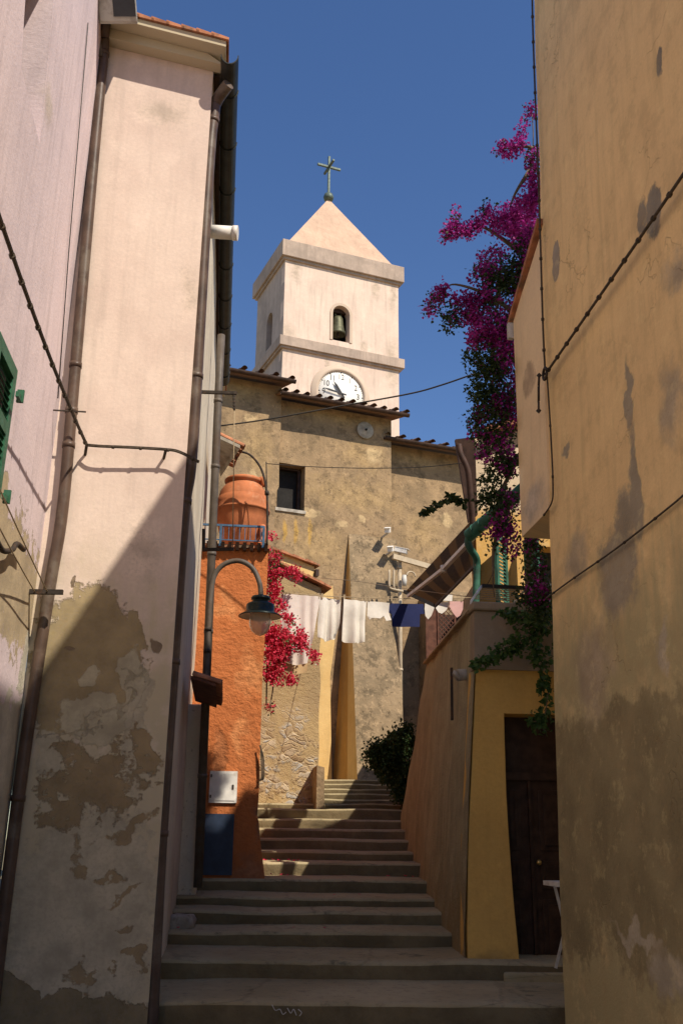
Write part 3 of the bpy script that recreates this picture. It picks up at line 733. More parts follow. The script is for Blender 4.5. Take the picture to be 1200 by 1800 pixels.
mb = MB(); ux = F3.uv(735, 1100)[0]; fbox(mb, F3, ux, vbot, ux + 3.0, F3.uv(735, 1056)[1], -.2, 1.5); mb.build('side_shade_block', M['church_low'], church)  # block added to put the church wall beside the pipe in shade
mb = MB(); zz = 4.5 + EYE  # hidden block added to shade the upper steps and buttress foot
B4 = [Vector((2.45, 17.9, 0)), Vector((2.3, 24.3, 0)), Vector((5.5, 24.3, 0)), Vector((5.5, 17.9, 0))]
mb.hexa(B4[::-1], [Vector((p.x, p.y, zz)) for p in B4[::-1]])
tag(mb.build('yard_shade_block', M['church_low']), 'plain block added beyond the terrace to shade the upper steps', 'wall')
# round plate on the wall
pu = Fc.uv(641, 757); mb = MB(); mb.lathe([(.0, .0), (.26, .0), (.26, .03), (.24, .045), (.06, .055), (.05, .07), (0, .07)], Fc.P(pu[0], pu[1], .01), 36, Fc.n)
plate = tag(mb.build('wall_plate', M['stone_grey']), 'round grey disc with dark centre fixed under the middle church eave', 'wall plate')
mb = MB(); mb.lathe([(.0, .0), (.035, .0), (.03, .05), (0, .05)], Fc.P(pu[0], pu[1], .075), 14, Fc.n); mb.build('boss', M['dark_inside'], plate)

# ------------------------------------------------------------------ bell tower
Ft = Frame(at(497, 600, 31.5), CU)
tL, tR = Ft.uv(499, 540)[0], Ft.uv(700, 560)[0]; WX = tR - tL; W = WX * .70
vc1, vc0 = Ft.uv(499, 424)[1], Ft.uv(499, 455)[1]; vb1, vb0 = Ft.uv(496, 592)[1], Ft.uv(496, 611)[1]
M['tower_wall'] = plaster('tower_wall', (.74, .585, .465), (.66, .50, .40), [([ell(Ft, 500, 590, 30, 40), ell(Ft, 690, 640, 20, 60)], (.56, .44, .33), .5, .9, 0, .6), ([ell(Ft, 520, 470, 14, 40), ell(Ft, 575, 640, 6, 30), ell(Ft, 660, 505, 10, 34), ell(Ft, 690, 520, 10, 40), ell(Ft, 640, 610, 10, 14)], (.52, .41, .31), .5, 1.0, 0, .8)], streak=.5, blot=.9, bumpd=.008, fine=20)
M['tower_side'] = plaster('tower_side', (.54, .43, .35), (.36, .29, .24), (), streak=.7, blot=.7, kind='W')  # darker than the tower front: side-face shade painted in
M['spire'] = plaster('spire', (.62, .43, .30), (.50, .34, .24), (), streak=.4, blot=.9, kind='W', mottle=.12)
tower = thing('bell_tower', 'pale square bell tower with clock and pyramid roof topped by a cross', 'bell tower', Ft.P(WX / 2, 0, -W / 2) - Z * Ft.o.z)
def arch(u0, u1, v0, vs, n=10):
    r = (u1 - u0) / 2; c = (u0 + u1) / 2
    return [(u0, v0), (u1, v0)] + [(c + r * math.cos(math.pi * k / n), vs + r * math.sin(math.pi * k / n)) for k in range(n + 1)]
b0 = Ft.uv(584, 598); b1 = Ft.uv(614, 575); bv0 = Ft.uv(599, 600)[1]; bvs = Ft.uv(599, 552)[1]
ho = arch(b0[0], b1[0], bv0, bvs)
vbase = -Ft.o.z
panel(Ft, [(tL, vbase), (tR, vbase), (tR, vc0 + .05), (tL, vc0 + .05)], [ho], .35, .4, .006, seed=21).build('wall', M['tower_wall'], tower)
Fq = Frame(Ft.P(tL, 0), -Ft.n); Fq.n = -CU               # left face
sv = W * .5; bw = (b1[0] - b0[0]) / 2
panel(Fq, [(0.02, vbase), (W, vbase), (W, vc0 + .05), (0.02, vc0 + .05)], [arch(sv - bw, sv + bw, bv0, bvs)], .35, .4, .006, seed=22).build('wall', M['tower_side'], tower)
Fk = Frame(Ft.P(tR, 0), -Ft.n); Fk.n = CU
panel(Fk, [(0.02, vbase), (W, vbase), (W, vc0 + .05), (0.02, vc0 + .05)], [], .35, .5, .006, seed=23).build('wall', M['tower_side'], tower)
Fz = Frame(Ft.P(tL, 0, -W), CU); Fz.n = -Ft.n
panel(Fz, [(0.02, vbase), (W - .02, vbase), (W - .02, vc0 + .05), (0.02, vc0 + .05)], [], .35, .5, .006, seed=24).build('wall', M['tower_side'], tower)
mb = MB(); fbox(mb, Ft, tL + .3, bv0 - .3, tR - .3, bv0 - .12, -W + .3, -.3); mb.build('bell_floor', M['dark_inside'], tower)
mb = MB(); fbox(mb, Ft, tL + .5, bv0 - .1, tR - .5, vc0 - .05, -W + .5, -1.0); mb.build('belfry_dark_core', M['dark_inside'], tower)  # solid dark block standing in for the shade inside the belfry
def ring(mb, o, v0, v1, ch=0.0):
    P = [Ft.P(tL - o, v0, o), Ft.P(tR + o, v0, o), Ft.P(tR + o, v0, -W - o), Ft.P(tL - o, v0, -W - o)]
    T = [Ft.P(tL - o + ch, v1, o - ch), Ft.P(tR + o - ch, v1, o - ch), Ft.P(tR + o - ch, v1, -W - o + ch), Ft.P(tL - o + ch, v1, -W - o + ch)]
    mb.hexa(P, T)
mb = MB(); ring(mb, .17, vc0 + .07, vc1); cor = mb.build('cornice', M['cornice'], tower, bevel=.015)
mb = MB(); ring(mb, .08, vc0 - .02, vc0 + .067); mb.build('cornice_lip', M['cornice'], cor)
mb = MB(); ring(mb, .16, vb0 + .05, vb1, .0); ban = mb.build('string_course', M['cornice'], tower, bevel=.012)
mb = MB(); ring(mb, .09, vb0 - .02, vb0 + .047); mb.build('string_lip', M['cornice'], ban)
# spire
Fm = Ft.shift(-W / 2); ap = Fm.uv(579, 350); o = -.06; V = [Ft.P(tL - o, vc1, o), Ft.P(tR + o, vc1, o), Ft.P(tR + o, vc1, -W - o), Ft.P(tL - o, vc1, -W - o)]
APX = Fm.P((tL + tR) / 2, ap[1]); APX2 = APX
mb = MB()
for i in range(4): tri_grid(mb, [APX, V[i], V[(i + 1) % 4]], 14, .008)
spi = mb.build('spire', M['spire'], tower)
kb = .16
mb = MB(); mb.lathe([(.0, -.08), (.17, -.06), (.20, .06), (.16, .19), (.07, .26), (.0, .27)], APX, 24); mb.build('ball', M['verdigris'], spi)
top = Fm.uv(581, 276)[1]; c0 = APX + Z * .2; c1 = Vector((APX.x, APX.y, Fm.P(0, top).z))
mb = MB(); H = (c1 - c0).length; mb.bar(c0, c1, .085, .085, CU); cm = c0 + Z * H * .72
mb.bar(cm - CU * .48, cm + CU * .48, .085, .085); mb.bar(cm - CN * .48 + Z * .004, cm + CN * .48 + Z * .004, .085, .08); mb.build('cross', M['verdigris'], spi, bevel=.008)
# bell window surround
mb = MB(); a1 = arch(b0[0] - .1, b1[0] + .1, bv0, bvs); a0 = ho
nA = len(ho)
for i in range(1, nA - 1 + 0):
    A, B, C, D = Ft.P(*a0[i], .028), Ft.P(*a0[i + 1], .028), Ft.P(*a1[i + 1], .028), Ft.P(*a1[i], .028)
    mb.prism([A, B, C, D], -Ft.n * .04)
A, B, C, D = Ft.P(*a0[-1], .028), Ft.P(*a0[0], .028), Ft.P(*a1[0], .028), Ft.P(*a1[-1], .028); mb.prism([A, B, C, D], -Ft.n * .04)
mb.build('bell_arch', M['tower_wall'], tower)
# clock
cc = Ft.uv(598, 694); cr = abs(Ft.uv(638, 694)[0] - Ft.uv(556.5, 694)[0]) / 2; CO = Ft.P(cc[0], cc[1], 0)
mb = MB(); mb.lathe([(0, 0), (cr, 0), (cr, .03), (0, .03)], CO + Ft.n * .02, 64, Ft.n); clock = mb.build('clock', M['clock_white'], tower)
mb = MB(); mb.lathe([(cr * .98, .0), (cr * .98, .075), (cr * 1.04, .10), (cr * 1.10, .10), (cr * 1.14, .06), (cr * 1.22, .055), (cr * 1.27, .0)], CO + Ft.n * .012, 72, Ft.n); mb.build('clock_rim', M['tower_wall'], clock)
def clockP(ang, r, n=.056): a = R(ang); return CO + CU * math.sin(a) * r + Z * math.cos(a) * r + Ft.n * n
mb = MB()
for k in range(60):
    if k % 5: mb.lathe([(0, 0), (.011, 0), (.011, .004), (0, .004)], clockP(k * 6, cr * .93, .052), 8, Ft.n)
    else: mb.lathe([(0, 0), (.026, 0), (.026, .004), (0, .004)], clockP(k * 6, cr * .93, .052), 10, Ft.n)
mb.build('minute_dots', M['black_paint'], clock)
mb = MB()
for ang, L, wd in ((278, .80, .05), (325, .60, .07)):
    a0_ = clockP(ang + 180, cr * .2, .10 if L < .7 else .12); a1_ = clockP(ang, cr * L, .10 if L < .7 else .12); mid = a0_.lerp(a1_, .75); d = (a1_ - a0_).normalized(); sd_ = d.cross(Ft.n)
    hm = MB(); hm.prism([a0_ - sd_ * wd * .5, a0_ + sd_ * wd * .5, mid + sd_ * wd * .7, a1_, mid - sd_ * wd * .7], Ft.n * .012); hm.build('clock_hand', M['black_paint'], clock)
RM = Matrix((CU, Z, Ft.n)).transposed().to_4x4()
for k in range(1, 13):
    mb = MB()
    cu = bpy.data.curves.new('t', 'FONT'); cu.body = str(k); cu.size = cr * .34; cu.align_x = 'CENTER'; cu.align_y = 'CENTER'; cu.extrude = .003
    ob = bpy.data.objects.new('t', cu); COL.objects.link(ob)
    me = bpy.data.meshes.new_from_object(ob.evaluated_get(bpy.context.evaluated_depsgraph_get()))
    P0 = clockP(k * 30, cr * .74, .055)
    mb.add([P0 + RM.to_3x3() @ Vector((v.co.x * .85, v.co.y, v.co.z)) for v in me.vertices], [tuple(p.vertices) for p in me.polygons])
    bpy.data.objects.remove(ob); bpy.data.curves.remove(cu); bpy.data.meshes.remove(me)
    mb.build('numeral', M['black_paint'], clock)
# bell
bc = Ft.P((b0[0] + b1[0]) / 2, bvs + .02, -.30); br = (b1[0] - b0[0]) * .43
bell = thing('church_bell', 'bronze bell hanging in the arched opening of the tower', 'bell', bc - Z * .95)
mb = MB(); mb.lathe([(0, .02), (br * .5, .0), (br * .64, -.08), (br * .72, -.32), (br * .84, -.52), (br * 1.0, -.64), (br * 1.02, -.70), (br * .9, -.70), (br * .6, -.4), (0, -.3)], bc, 32); mb.build('bell_body', M['bronze'], bell)
mb = MB(); mb.tube([bc - Z * .35, bc - Z * .72], .03, 8); mb.lathe([(0, -.06), (.06, -.03), (.06, .03), (0, .06)], bc - Z * .74, 12); mb.build('clapper', M['iron'], bell)
mb = MB(); mb.bar(bc - CU * .6 + Z * .22, bc + CU * .6 + Z * .22, .16, .16); mb.build('yoke', M['wood_dark'], bell)
for s in (-1, 1):
    mb = MB(); mb.tube([bc + CU * s * br * .3 - Z * .0, bc + CU * s * br * .4 + Z * .14], .035, 8); mb.build('bell_strap', M['bronze'], bell)
mb = MB(); fbox(mb, Ft, tL + .34, bvs + .9, tR - .34, vc0, -W + .34, -.36); mb.build('ceiling', M['tower_side'], tower)

# ================================================================== STONE WALL and yellow pier on the left of the stairs
Fw1 = Frame(at(456, 1418, 20.0), Vector((.93, .30, 0)))
m = NB('rubble'); uvc = m.co('UV'); wv = m.vmath('ADD', m.mapping(uvc, (1, 1.7, 1)), m.vmath('MULTIPLY', m.noisec(uvc, 3.0, 6), (.55, .55, 0)))
vd = m.voro(wv, 5.2, 'DISTANCE_TO_EDGE'); vcol = m.voro(wv, 5.2, 'F1', 1); ns = m.noise(uvc, 9, 6, .65); n2 = m.noise(uvc, 1.1, 5, .6); n3 = m.noise(uvc, 45, 4, .6)
sepc = m.nd('ShaderNodeSeparateColor'); m.put(sepc.inputs[0], vcol)
stone = m.mix(sepc.outputs[0], (.26, .17, .09), (.52, .42, .29)); stone = m.mix(m.mapr(sepc.outputs[1], .6, .9), stone, (.40, .38, .34)); stone = m.mix(m.mapr(ns, .45, .7, 0, .6), stone, (.2, .14, .08))
mort = m.mix(m.mapr(ns, .3, .7), (.42, .30, .16), (.54, .41, .23))
plast = m.mix(m.mapr(n2, .35, .65), (.40, .285, .14), (.31, .22, .115)); plast = m.mix(m.mapr(ns, .5, .75, 0, .5), plast, (.30, .2, .1))
sp = m.nd('ShaderNodeSeparateXYZ'); m.put(sp.inputs[0], uvc)
ston = m.mix(m.mapr(vd, .02, .09), mort, stone)
low = m.mapr(m.math('ADD', sp.outputs[1], m.math('MULTIPLY', m.math('SUBTRACT', ns, .5), 2.2)), 1.0, 2.3, 1, 0)
low = m.math('MULTIPLY', low, m.mapr(m.noise(uvc, 2.3, 5, .65), .42, .54))
colr = m.mix(low, plast, ston)
pk = m.mapr(m.noise(uvc, 2.6, 4, .7), .66, .69); colr = m.mix(m.math('MULTIPLY', pk, m.math('SUBTRACT', 1, low)), colr, (.55, .49, .40))
m.bump(m.math('ADD', m.math('MULTIPLY', m.math('MULTIPLY', m.mapr(vd, 0, .16), low), .45), m.math('ADD', ns, m.math('MULTIPLY', n3, .3))), .9, .04)
M['rubble'] = m.fin(colr, .95)
ru0 = Fw1.uv(380, 1400)[0]; ru1 = Fw1.uv(559, 1300)[0]; rv1 = Fw1.uv(500, 1004)[1]; rv2 = Fw1.uv(556, 1032)[1]
ru2 = Fw1.uv(480, 1000)[0]
stonew = thing('house', 'low house of rough stone and flaking plaster behind the white curtains', 'house', Fw1.P((ru0 + ru1) / 2, -.5))
ROOFPTS = Fw1.px([(440, 968), (480, 985), (548, 1020), (577, 1036)])
sl2 = (ROOFPTS[3][1] - ROOFPTS[0][1]) / (ROOFPTS[3][0] - ROOFPTS[0][0])
def vroof(u): return ROOFPTS[3][1] + (u - ROOFPTS[3][0]) * sl2 - .06
panel(Fw1, [(ru0, -1.4), (ru1, -1.4), (ru1 + .02, 1.0), (ru1, vroof(ru1)), (ru0, vroof(ru0))], [], 2.5, .14, .05, seed=31, edge=.05).build('wall', M['rubble'], stonew)
mb = MB(); 
def vtiles(fr, ua, va, ub, vb, over, mb, n=6):
    for i in range(n):
        t0, t1 = i / n, (i + 1) / n; a = fr.P(ua + (ub - ua) * t0, va + (vb - va) * t0, over + random.uniform(-.015, .02)); b = fr.P(ua + (ub - ua) * t1 + .03, va + (vb - va) * t1 - .01, over)
        mb.hexa([a, b, b - fr.n * 2.7, a - fr.n * 2.7], [a + Z * .06, b + Z * .035, b - fr.n * 2.7 + Z * .035, a - fr.n * 2.7 + Z * .06])
vtiles(Fw1, ROOFPTS[0][0], ROOFPTS[0][1], ROOFPTS[3][0], ROOFPTS[3][1], .14, mb, 7); mb.build('roof', M['tile'], stonew)
# the yellow gable behind it with its own verge
Fy = Frame(at(560, 1300, 23.4), CU)
yp = Fy.px([(400, 940), (556, 1000)])
yel = thing('house', 'small yellow gabled annex between the stone house and the church', 'house', Fy.P(0, 0) - Z * (Fy.o.z - ZT))
yq = Fy.px([(420, 1372), (557, 1372), (553, 1030), (552, 996), (440, 950), (420, 950)])
panel(Fy, [(yq[0][0], yq[0][1] - 1), (yq[1][0], yq[1][1] - 1), yq[2], yq[3], yq[4], (yq[0][0], yq[4][1])], [], 1.6, .2, .01, seed=33).build('wall', M['yellow_wall'], yel)
mb = MB(); ya = Fy.uv(446, 956); yb = Fy.uv(557, 996); vtiles(Fy, ya[0], ya[1], yb[0], yb[1], .12, mb, 5); mb.build('roof', M['tile'], yel)
mb = MB(); c5 = Fy.uv(556, 1004); fbox(mb, Fy, c5[0] - .05, c5[1] - .14, c5[0] + .03, c5[1] + .02, -.2, .10); mb.build('verge_end', M['wood_dark'], yel)
Fyp = Fc.shift(.22); pl = Fyp.px([(556, 1375), (583, 1375), (582, 1300), (580, 1190), (588, 1130), (586, 1075), (585, 1030), (556, 1030)])
pier = tag(panel(Fyp, [(pl[0][0] - .6, pl[0][1] - .5), (pl[1][0], pl[1][1] - .5)] + pl[1:7] + [(pl[7][0] - .6, pl[7][1])], [], .35, .2, .012, seed=34).build('wall_pier', M['yellow_wall']), 'narrow pale yellow pier at the head of the stairs beside the dark crease', 'pier')
# stub wall at the left of the upper flight
Fsb = Frame(at(556, 1403, 19.35), GA)
a = Fsb.uv(556, 1345); b = Fsb.uv(570, 1352)
mb = panel(Fsb, [(0, -.5), (b[0] + .01, -.5), (b[0], b[1] + .03), (0, a[1])], [], 3.6, .1, .02, seed=35)
tag(mb.build('stub_wall', M['church_low']), 'low rough stub wall edging the left of the upper steps', 'wall')

# ================================================================== RIGHT: TERRACE HOUSE (ochre, with the dark door)
Ff = Frame(at(828, 1400, 10.95), GA)
terr = thing('house', 'ochre house with a dark wooden door and a grey terrace parapet', 'house', Ff.P(1, 0) - Z * (Ff.o.z + .3))
M['ochre_wall'] = plaster('ochre_wall', (.68, .40, .105), (.59, .345, .095), [([ell(Ff, 860, 1700, 90, 45)], (.40, .25, .08), .5, .9, .1, .5)], streak=.15, blot=.9, bumpd=.012, fine=22, grain=.9)
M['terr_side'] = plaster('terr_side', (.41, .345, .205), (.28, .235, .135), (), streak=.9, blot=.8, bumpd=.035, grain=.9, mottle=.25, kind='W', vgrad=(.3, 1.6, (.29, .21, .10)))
M['parapet'] = plaster('parapet', (.36, .28, .19), (.28, .21, .14), (), streak=.6, blot=1.2, kind='W', bumpd=.015)
M['coping'] = plaster('coping', (.42, .32, .19), (.30, .22, .13), (), streak=.5, blot=2, kind='W', bumpd=.02)
pc = Ff.px([(836, 1176), (826, 1400), (819, 1640), (822, 1760)])
hd = Ff.px([(885, 1254), (889, 1400), (902, 1600), (913, 1722)]); hr = hd[0][0] + 1.05
door_hole = [hd[3], (hr, hd[3][1]), (hr, hd[0][1]), hd[0], hd[1], hd[2]]
door_hole[0] = (hd[3][0], pc[3][1] + .10); door_hole[1] = (hr, pc[3][1] + .10)
def fl2(u, v): return .05 * max(0, (-v - .4) / 1.1) ** 1.5 if v < -.4 else 0
panel(Ff, [(pc[3][0], pc[3][1] - .2), (3.2, pc[3][1] - .2), (3.2, pc[0][1] + .02), pc[0], pc[1], pc[2]], [door_hole], .34, .16, .012, seed=41, edge=.012, batter=fl2).build('wall', M['ochre_wall'], terr)
# door leaf
mb = MB(); d0, d1 = hd[0][0] - .05, hr + .05; db, dt = pc[3][1] - .1, hd[0][1] + .05
fbox(mb, Ff, d0, db, d1, dt, -.40, -.33); dr = mb.build('door', M['wood_dark'], terr)
vtr = Ff.uv(930, 1362)[1]; mb = MB(); fbox(mb, Ff, d0, vtr - .04, d1, vtr + .04, -.33, -.27); mb.build('transom', M['wood_dark'], dr)
mid = Ff.uv(948, 1500)[0]
mb = MB(); fbox(mb, Ff, mid - .012, db, mid + .02, vtr - .04, -.33, -.285); mb.build('astragal', M['wood_dark'], dr)
for (a, b) in ((d0 + .16, mid - .09), (mid + .10, d1 - .1)):
    for (c, d) in ((vtr - .14 - .62, vtr - .14), (vtr - .86 - .28, vtr - .86), (db + .3, vtr - 1.24)):
        mb = MB(); fbox(mb, Ff, a, c, b, d, -.33, -.315); fbox(mb, Ff, a + .05, c + .05, b - .05, d - .05, -.315, -.30); mb.build('door_panel', M['wood_dark'], dr, bevel=.01)
ku = Ff.uv(956, 1517); M['brass'] = simple('brass', (.55, .38, .14), .3, .8, .1, 20, 0)
mb = MB(); mb.lathe([(0, 0), (.014, .0), (.014, .03), (.028, .045), (.03, .06), (.018, .075), (0, .078)], Ff.P(mid + .07, ku[1], -.33), 16, Ff.n); mb.build('knob', M['brass'], dr)
# doorstep
zs = at(935, 1712, 10.55).z; mb = MB(); P = [at(884, 1712, 10.62), at(1000, 1712, 10.62), at(1010, 1705, 11.4), at(890, 1705, 11.4)]
P = [Vector((p.x, p.y, zs)) for p in P]; mb.hexa([p - Z * .35 for p in P], P); tag(mb.build('doorstep', M['paving'], bevel=.02), 'low concrete doorstep in front of the dark wooden door', 'doorstep')
# left side along the stairs: battered
def patch(mb, B0, B1, T0_, T1_, nu, nv, nout, wob, th, seed, prof=None):
    V = []; UV = []
    for side in (0, 1):
        for j in range(nv + 1):
            for i in range(nu + 1):
                s, t = i / nu, j / nv; q = B0.lerp(B1, s).lerp(T0_.lerp(T1_, s), t)
                o = wob * fbm(q * 1.1 + Vector((seed, 0, 0))) + (prof(s, t) if prof else 0)
                q = q + nout * (o if side == 0 else -th); V.append(q)
    n = (nu + 1) * (nv + 1); F = []
    for j in range(nv):
        for i in range(nu):
            a = j * (nu + 1) + i; f = (a, a + 1, a + nu + 2, a + nu + 1); F += [f, tuple(n + k for k in f[::-1])]
    for i in range(nu):
        a, b = i, nv * (nu + 1) + i; F += [(a, n + a, n + a + 1, a + 1), (b, b + 1, n + b + 1, n + b)]
    for j in range(nv):
        a, b = j * (nu + 1), j * (nu + 1) + nu; F += [(a, a + nu + 1, n + a + nu + 1, n + a), (b, n + b, n + b + nu + 1, b + nu + 1)]
    mb.add(V, F, smooth=False)
    for k in range(len(F)): mb.sm[-1 - k] = True
    return mb
Tn, Tf = at(836, 1072, 10.97), at(749, 1168, 16.6)
Bn, Bfar = at(819, 1640, 11.0), at(703, 1440, 18.4)
Tn, Bn = Tn - GA * .02 - AL * .05, Bn - GA * .02 - AL * .09
Bn2 = Bn + (Bn - Tn) * .35; Bf2 = Bfar + (Bfar - Tf) * .5
near = [at(x, y, 10.93) - GA * .015 for x, y in ((836, 1072), (836, 1176), (826, 1400), (819, 1640), (822, 1790))]
far = [at(x, y, d) for x, y, d in ((749, 1168, 16.6), (745, 1188, 16.8), (727, 1300, 17.5), (705, 1430, 18.4), (694, 1500, 18.9))]
mb = MB(); V = []; F = []; nu, nv = 36, 32
for j in range(nv + 1):
    t = j / nv * 4; k = min(3, int(t)); a = near[k].lerp(near[k + 1], t - k); b = far[k].lerp(far[k + 1], t - k)
    for i in range(nu + 1):
        q = a.lerp(b, i / nu); V.append(q - GA * (.035 * fbm(q * 1.1 + Vector((42, 0, 0))) if 0 < i else 0))
for j in range(nv):
    for i in range(nu): a = j * (nu + 1) + i; F.append((a, a + nu + 1, a + nu + 2, a + 1))
mb.add(V, F, smooth=True)
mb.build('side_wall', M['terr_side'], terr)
# parapet (front) and coping along the side
Fp = Ff.shift(.05); p0, p1 = Fp.uv(836, 1176), Fp.uv(838, 1074)
mb = MB(); panel(Fp, [(p0[0] - .02, p0[1]), (3.2, p0[1]), (3.2, p1[1]), (p1[0] - .03, p1[1])], [], .2, .16, .012, mb=mb, seed=43, edge=.008).build('parapet', M['parapet'], terr)
cz = at(838, 1058, 10.9).z
mb = MB(); a, b = Fp.P(p1[0] - .06, 0), Fp.P(3.2, 0); a.z = b.z = p1[1] + Fp.o.z + .003
mb.hexa([a + Fp.n * .05, b + Fp.n * .05, b - Fp.n * .25, a - Fp.n * .25], [Vector((q.x, q.y, cz)) for q in (a + Fp.n * .05, b + Fp.n * .05, b - Fp.n * .25, a - Fp.n * .25)]); mb.build('coping', M['parapet'], terr, bevel=.02)
mb = MB(); C0, C1 = at(833, 1060, 10.9), at(744, 1166, 16.7); wv_ = GA
mb.hexa([Tn - wv_ * .06 - Z * .0 + AL * .12, Tf - wv_ * .06, Tf + wv_ * .3, Tn + wv_ * .3 + AL * .12], [Vector((C0.x, C0.y, C0.z - .004)) - wv_ * .03 + AL * .12, C1 - wv_ * .03, C1 + wv_ * .33, Vector((C0.x, C0.y, C0.z - .004)) + wv_ * .33 + AL * .12]); mb.build('coping', M['coping'], terr, bevel=.02)
# terrace floor and body of the house
zf = cz - .95; mb = MB()
q = [Ff.P(pc[0][0] + .5, 0, -.5), Ff.P(3.2, 0, -.5), Ff.P(3.2, 0, -7), Tf + GA * .5]
mb.hexa([Vector((v.x, v.y, -.3)) for v in q], [Vector((v.x, v.y, zf)) for v in q]); mb.build('terrace_floor', M['stone_grey'], terr)
# overflow spout and iron bar on the side wall
sp0 = at(796, 1182, 12.6); Fside = Frame(Tn, (Tf - Tn)); Fside.n = -GA
mb = MB(); a = at(818, 1184, 11.55); b = at(803, 1187, 11.5); mb.tube([a + GA * .1, b], [.055, .07], 12); mb.tube([b, b - GA * .03 - Z * .02], [.07, .045], 12)
tag(mb.build('water_spout', M['stone_grey']), 'small clay overflow spout sticking out below the terrace parapet', 'spout')
mb = MB(); a, b = at(793, 1174, 12.25), at(794, 1266, 12.25); mb.bar(a, b, .05, .03)
tag(mb.build('iron_bar', M['iron']), 'thin dark upright iron strip on the battered ochre side wall', 'iron strip')

# ------------------------------------------------------------------ UPPER OCHRE HOUSE above the terrace
Fh = Frame(at(838, 1000, 13.3), GA)
H = thing('house', 'upper ochre house with turquoise shutters and a brown eave above the terrace', 'house', Fh.P(1.2, 0) - Z * (Fh.o.z - zf))
vr_ = Fh.uv(870, 900)[1]
M['upper_wall'] = plaster('upper_wall', (.66, .53, .37), (.60, .47, .32), (), streak=.2, blot=1.0, kind='UV', vgrad=(vr_ - .1, vr_ + .1, (.62, .36, .10)))
hb = Fh.uv(838, 1070)[1] - .8; ha = Fh.uv(802, 776); hc = Fh.uv(906, 748)
sh0 = Fh.rect(930, 1062, 985, 962)
panel(Fh, [(0.0, hb), (4.5, hb), (4.5, hc[1] + .9), (hc[0], hc[1]), (-.0, ha[1] + .05)], [(sh0[0], sh0[1] - .2) and [(sh0[0], sh0[1] - .2), (sh0[0] + 1.0, sh0[1] - .2), (sh0[0] + 1.0, sh0[3]), (sh0[0], sh0[3])]], .3, .25, .01, seed=51).build('wall', M['upper_wall'], H)
Fhs = Frame(Fh.o, Vector((.16, 1, 0))); Fhs.n = -GA
panel(Fhs, [(.02, hb), (4.2, hb), (4.2, ha[1] - 1.4), (1.2, ha[1] - 1.4), (1.2, ha[1]), (.02, ha[1])], [], .3, .3, .01, seed=52).build('side_wall', M['church_low'], H)
mb = MB(); fbox(mb, Fh, 1.5, hb, 4.5, ha[1] - 1.4, -4.2, -1.3); fbox(mb, Fh, .4, hb, 4.4, ha[1], -1.25, -.4); mb.build('back_wall', M['upper_wall'], H)
mb = MB(); a, b = Fh.P(.1, ha[1] + .06, .25), Fh.P(4.6, ha[1] + (hc[1] - ha[1]) / (hc[0] - ha[0]) * (4.6 - ha[0]), .25)
bk = Fhs.u * 1.6; mb.hexa([a, b, b + bk, a + bk], [a + Z * .08, b + Z * .08, b + bk + Z * .08, a + bk + Z * .08]); mb.build('roof', M['tile'], H)
mb = MB(); E = [at(800, 772, 13.0), at(834, 768, 13.0), at(839, 905, 13.22), at(823, 918, 13.22)]
mb.prism(E, AL * .06); mb.build('eave_board', M['brown_board'], H)
mb = MB(); mb.tube(curve([at(806, 782, 12.95), at(809, 798, 12.93), at(820, 822, 12.93), at(824, 845, 12.95), at(827, 885, 13.0), at(830, 930, 13.1)], 6), .042, 12); mb.build('downpipe', M['brown_board'], H)
gp0, gp1 = at(823, 942, 12.95), at(866, 905, 12.6)
mb = MB(); mb.tube([gp0, gp0.lerp(gp1, .02), gp1, gp1 + (gp1 - gp0) * 1.5], .085, 14); 
for t in (.25, .55): mb.tube([gp0.lerp(gp1, t), gp0.lerp(gp1, t + .04)], .092, 14)
mb.build('gutter', M['turq_paint'], H)
mb = MB(); mb.tube(curve([at(826, 940, 12.95), at(822, 952, 12.97), at(826, 965, 13.0), at(836, 980, 13.1), at(838, 1000, 13.15), at(836, 1052, 13.15), at(834, 1080, 13.15)], 6), .05, 14); mb.build('downpipe', M['turq_paint'], H)
# shutters: one open leaf, one at the opening
def shutter(mb, sl, A, B, C, D, nn, th=.04):
    """A bottom-left, B bottom-right, C top-right, D top-left"""
    ux = (B - A).normalized(); uz = (D - A).normalized(); Wd, Hh = (B - A).length, (D - A).length; fw = .07
    def bx(m_, u0, v0, u1, v1, n0, n1):
        m_.hexa([A + ux * u0 + uz * v0 + nn * n0, A + ux * u1 + uz * v0 + nn * n0, A + ux * u1 + uz * v0 + nn * n1, A + ux * u0 + uz * v0 + nn * n1],
                [A + ux * u0 + uz * v1 + nn * n0, A + ux * u1 + uz * v1 + nn * n0, A + ux * u1 + uz * v1 + nn * n1, A + ux * u0 + uz * v1 + nn * n1])
    bx(mb, 0, 0, fw, Hh, 0, th); bx(mb, Wd - fw, 0, Wd, Hh, 0, th); bx(mb, fw, 0, Wd - fw, fw, 0, th); bx(mb, fw, Hh - fw, Wd - fw, Hh, 0, th)
    v = fw + .01
    while v < Hh - fw - .03:
        sl.prism([A + ux * fw + uz * v + nn * th * .9, A + ux * (Wd - fw) + uz * v + nn * th * .9, A + ux * (Wd - fw) + uz * (v + .045) + nn * th * .2, A + ux * fw + uz * (v + .045) + nn * th * .2], nn * .006); v += .05
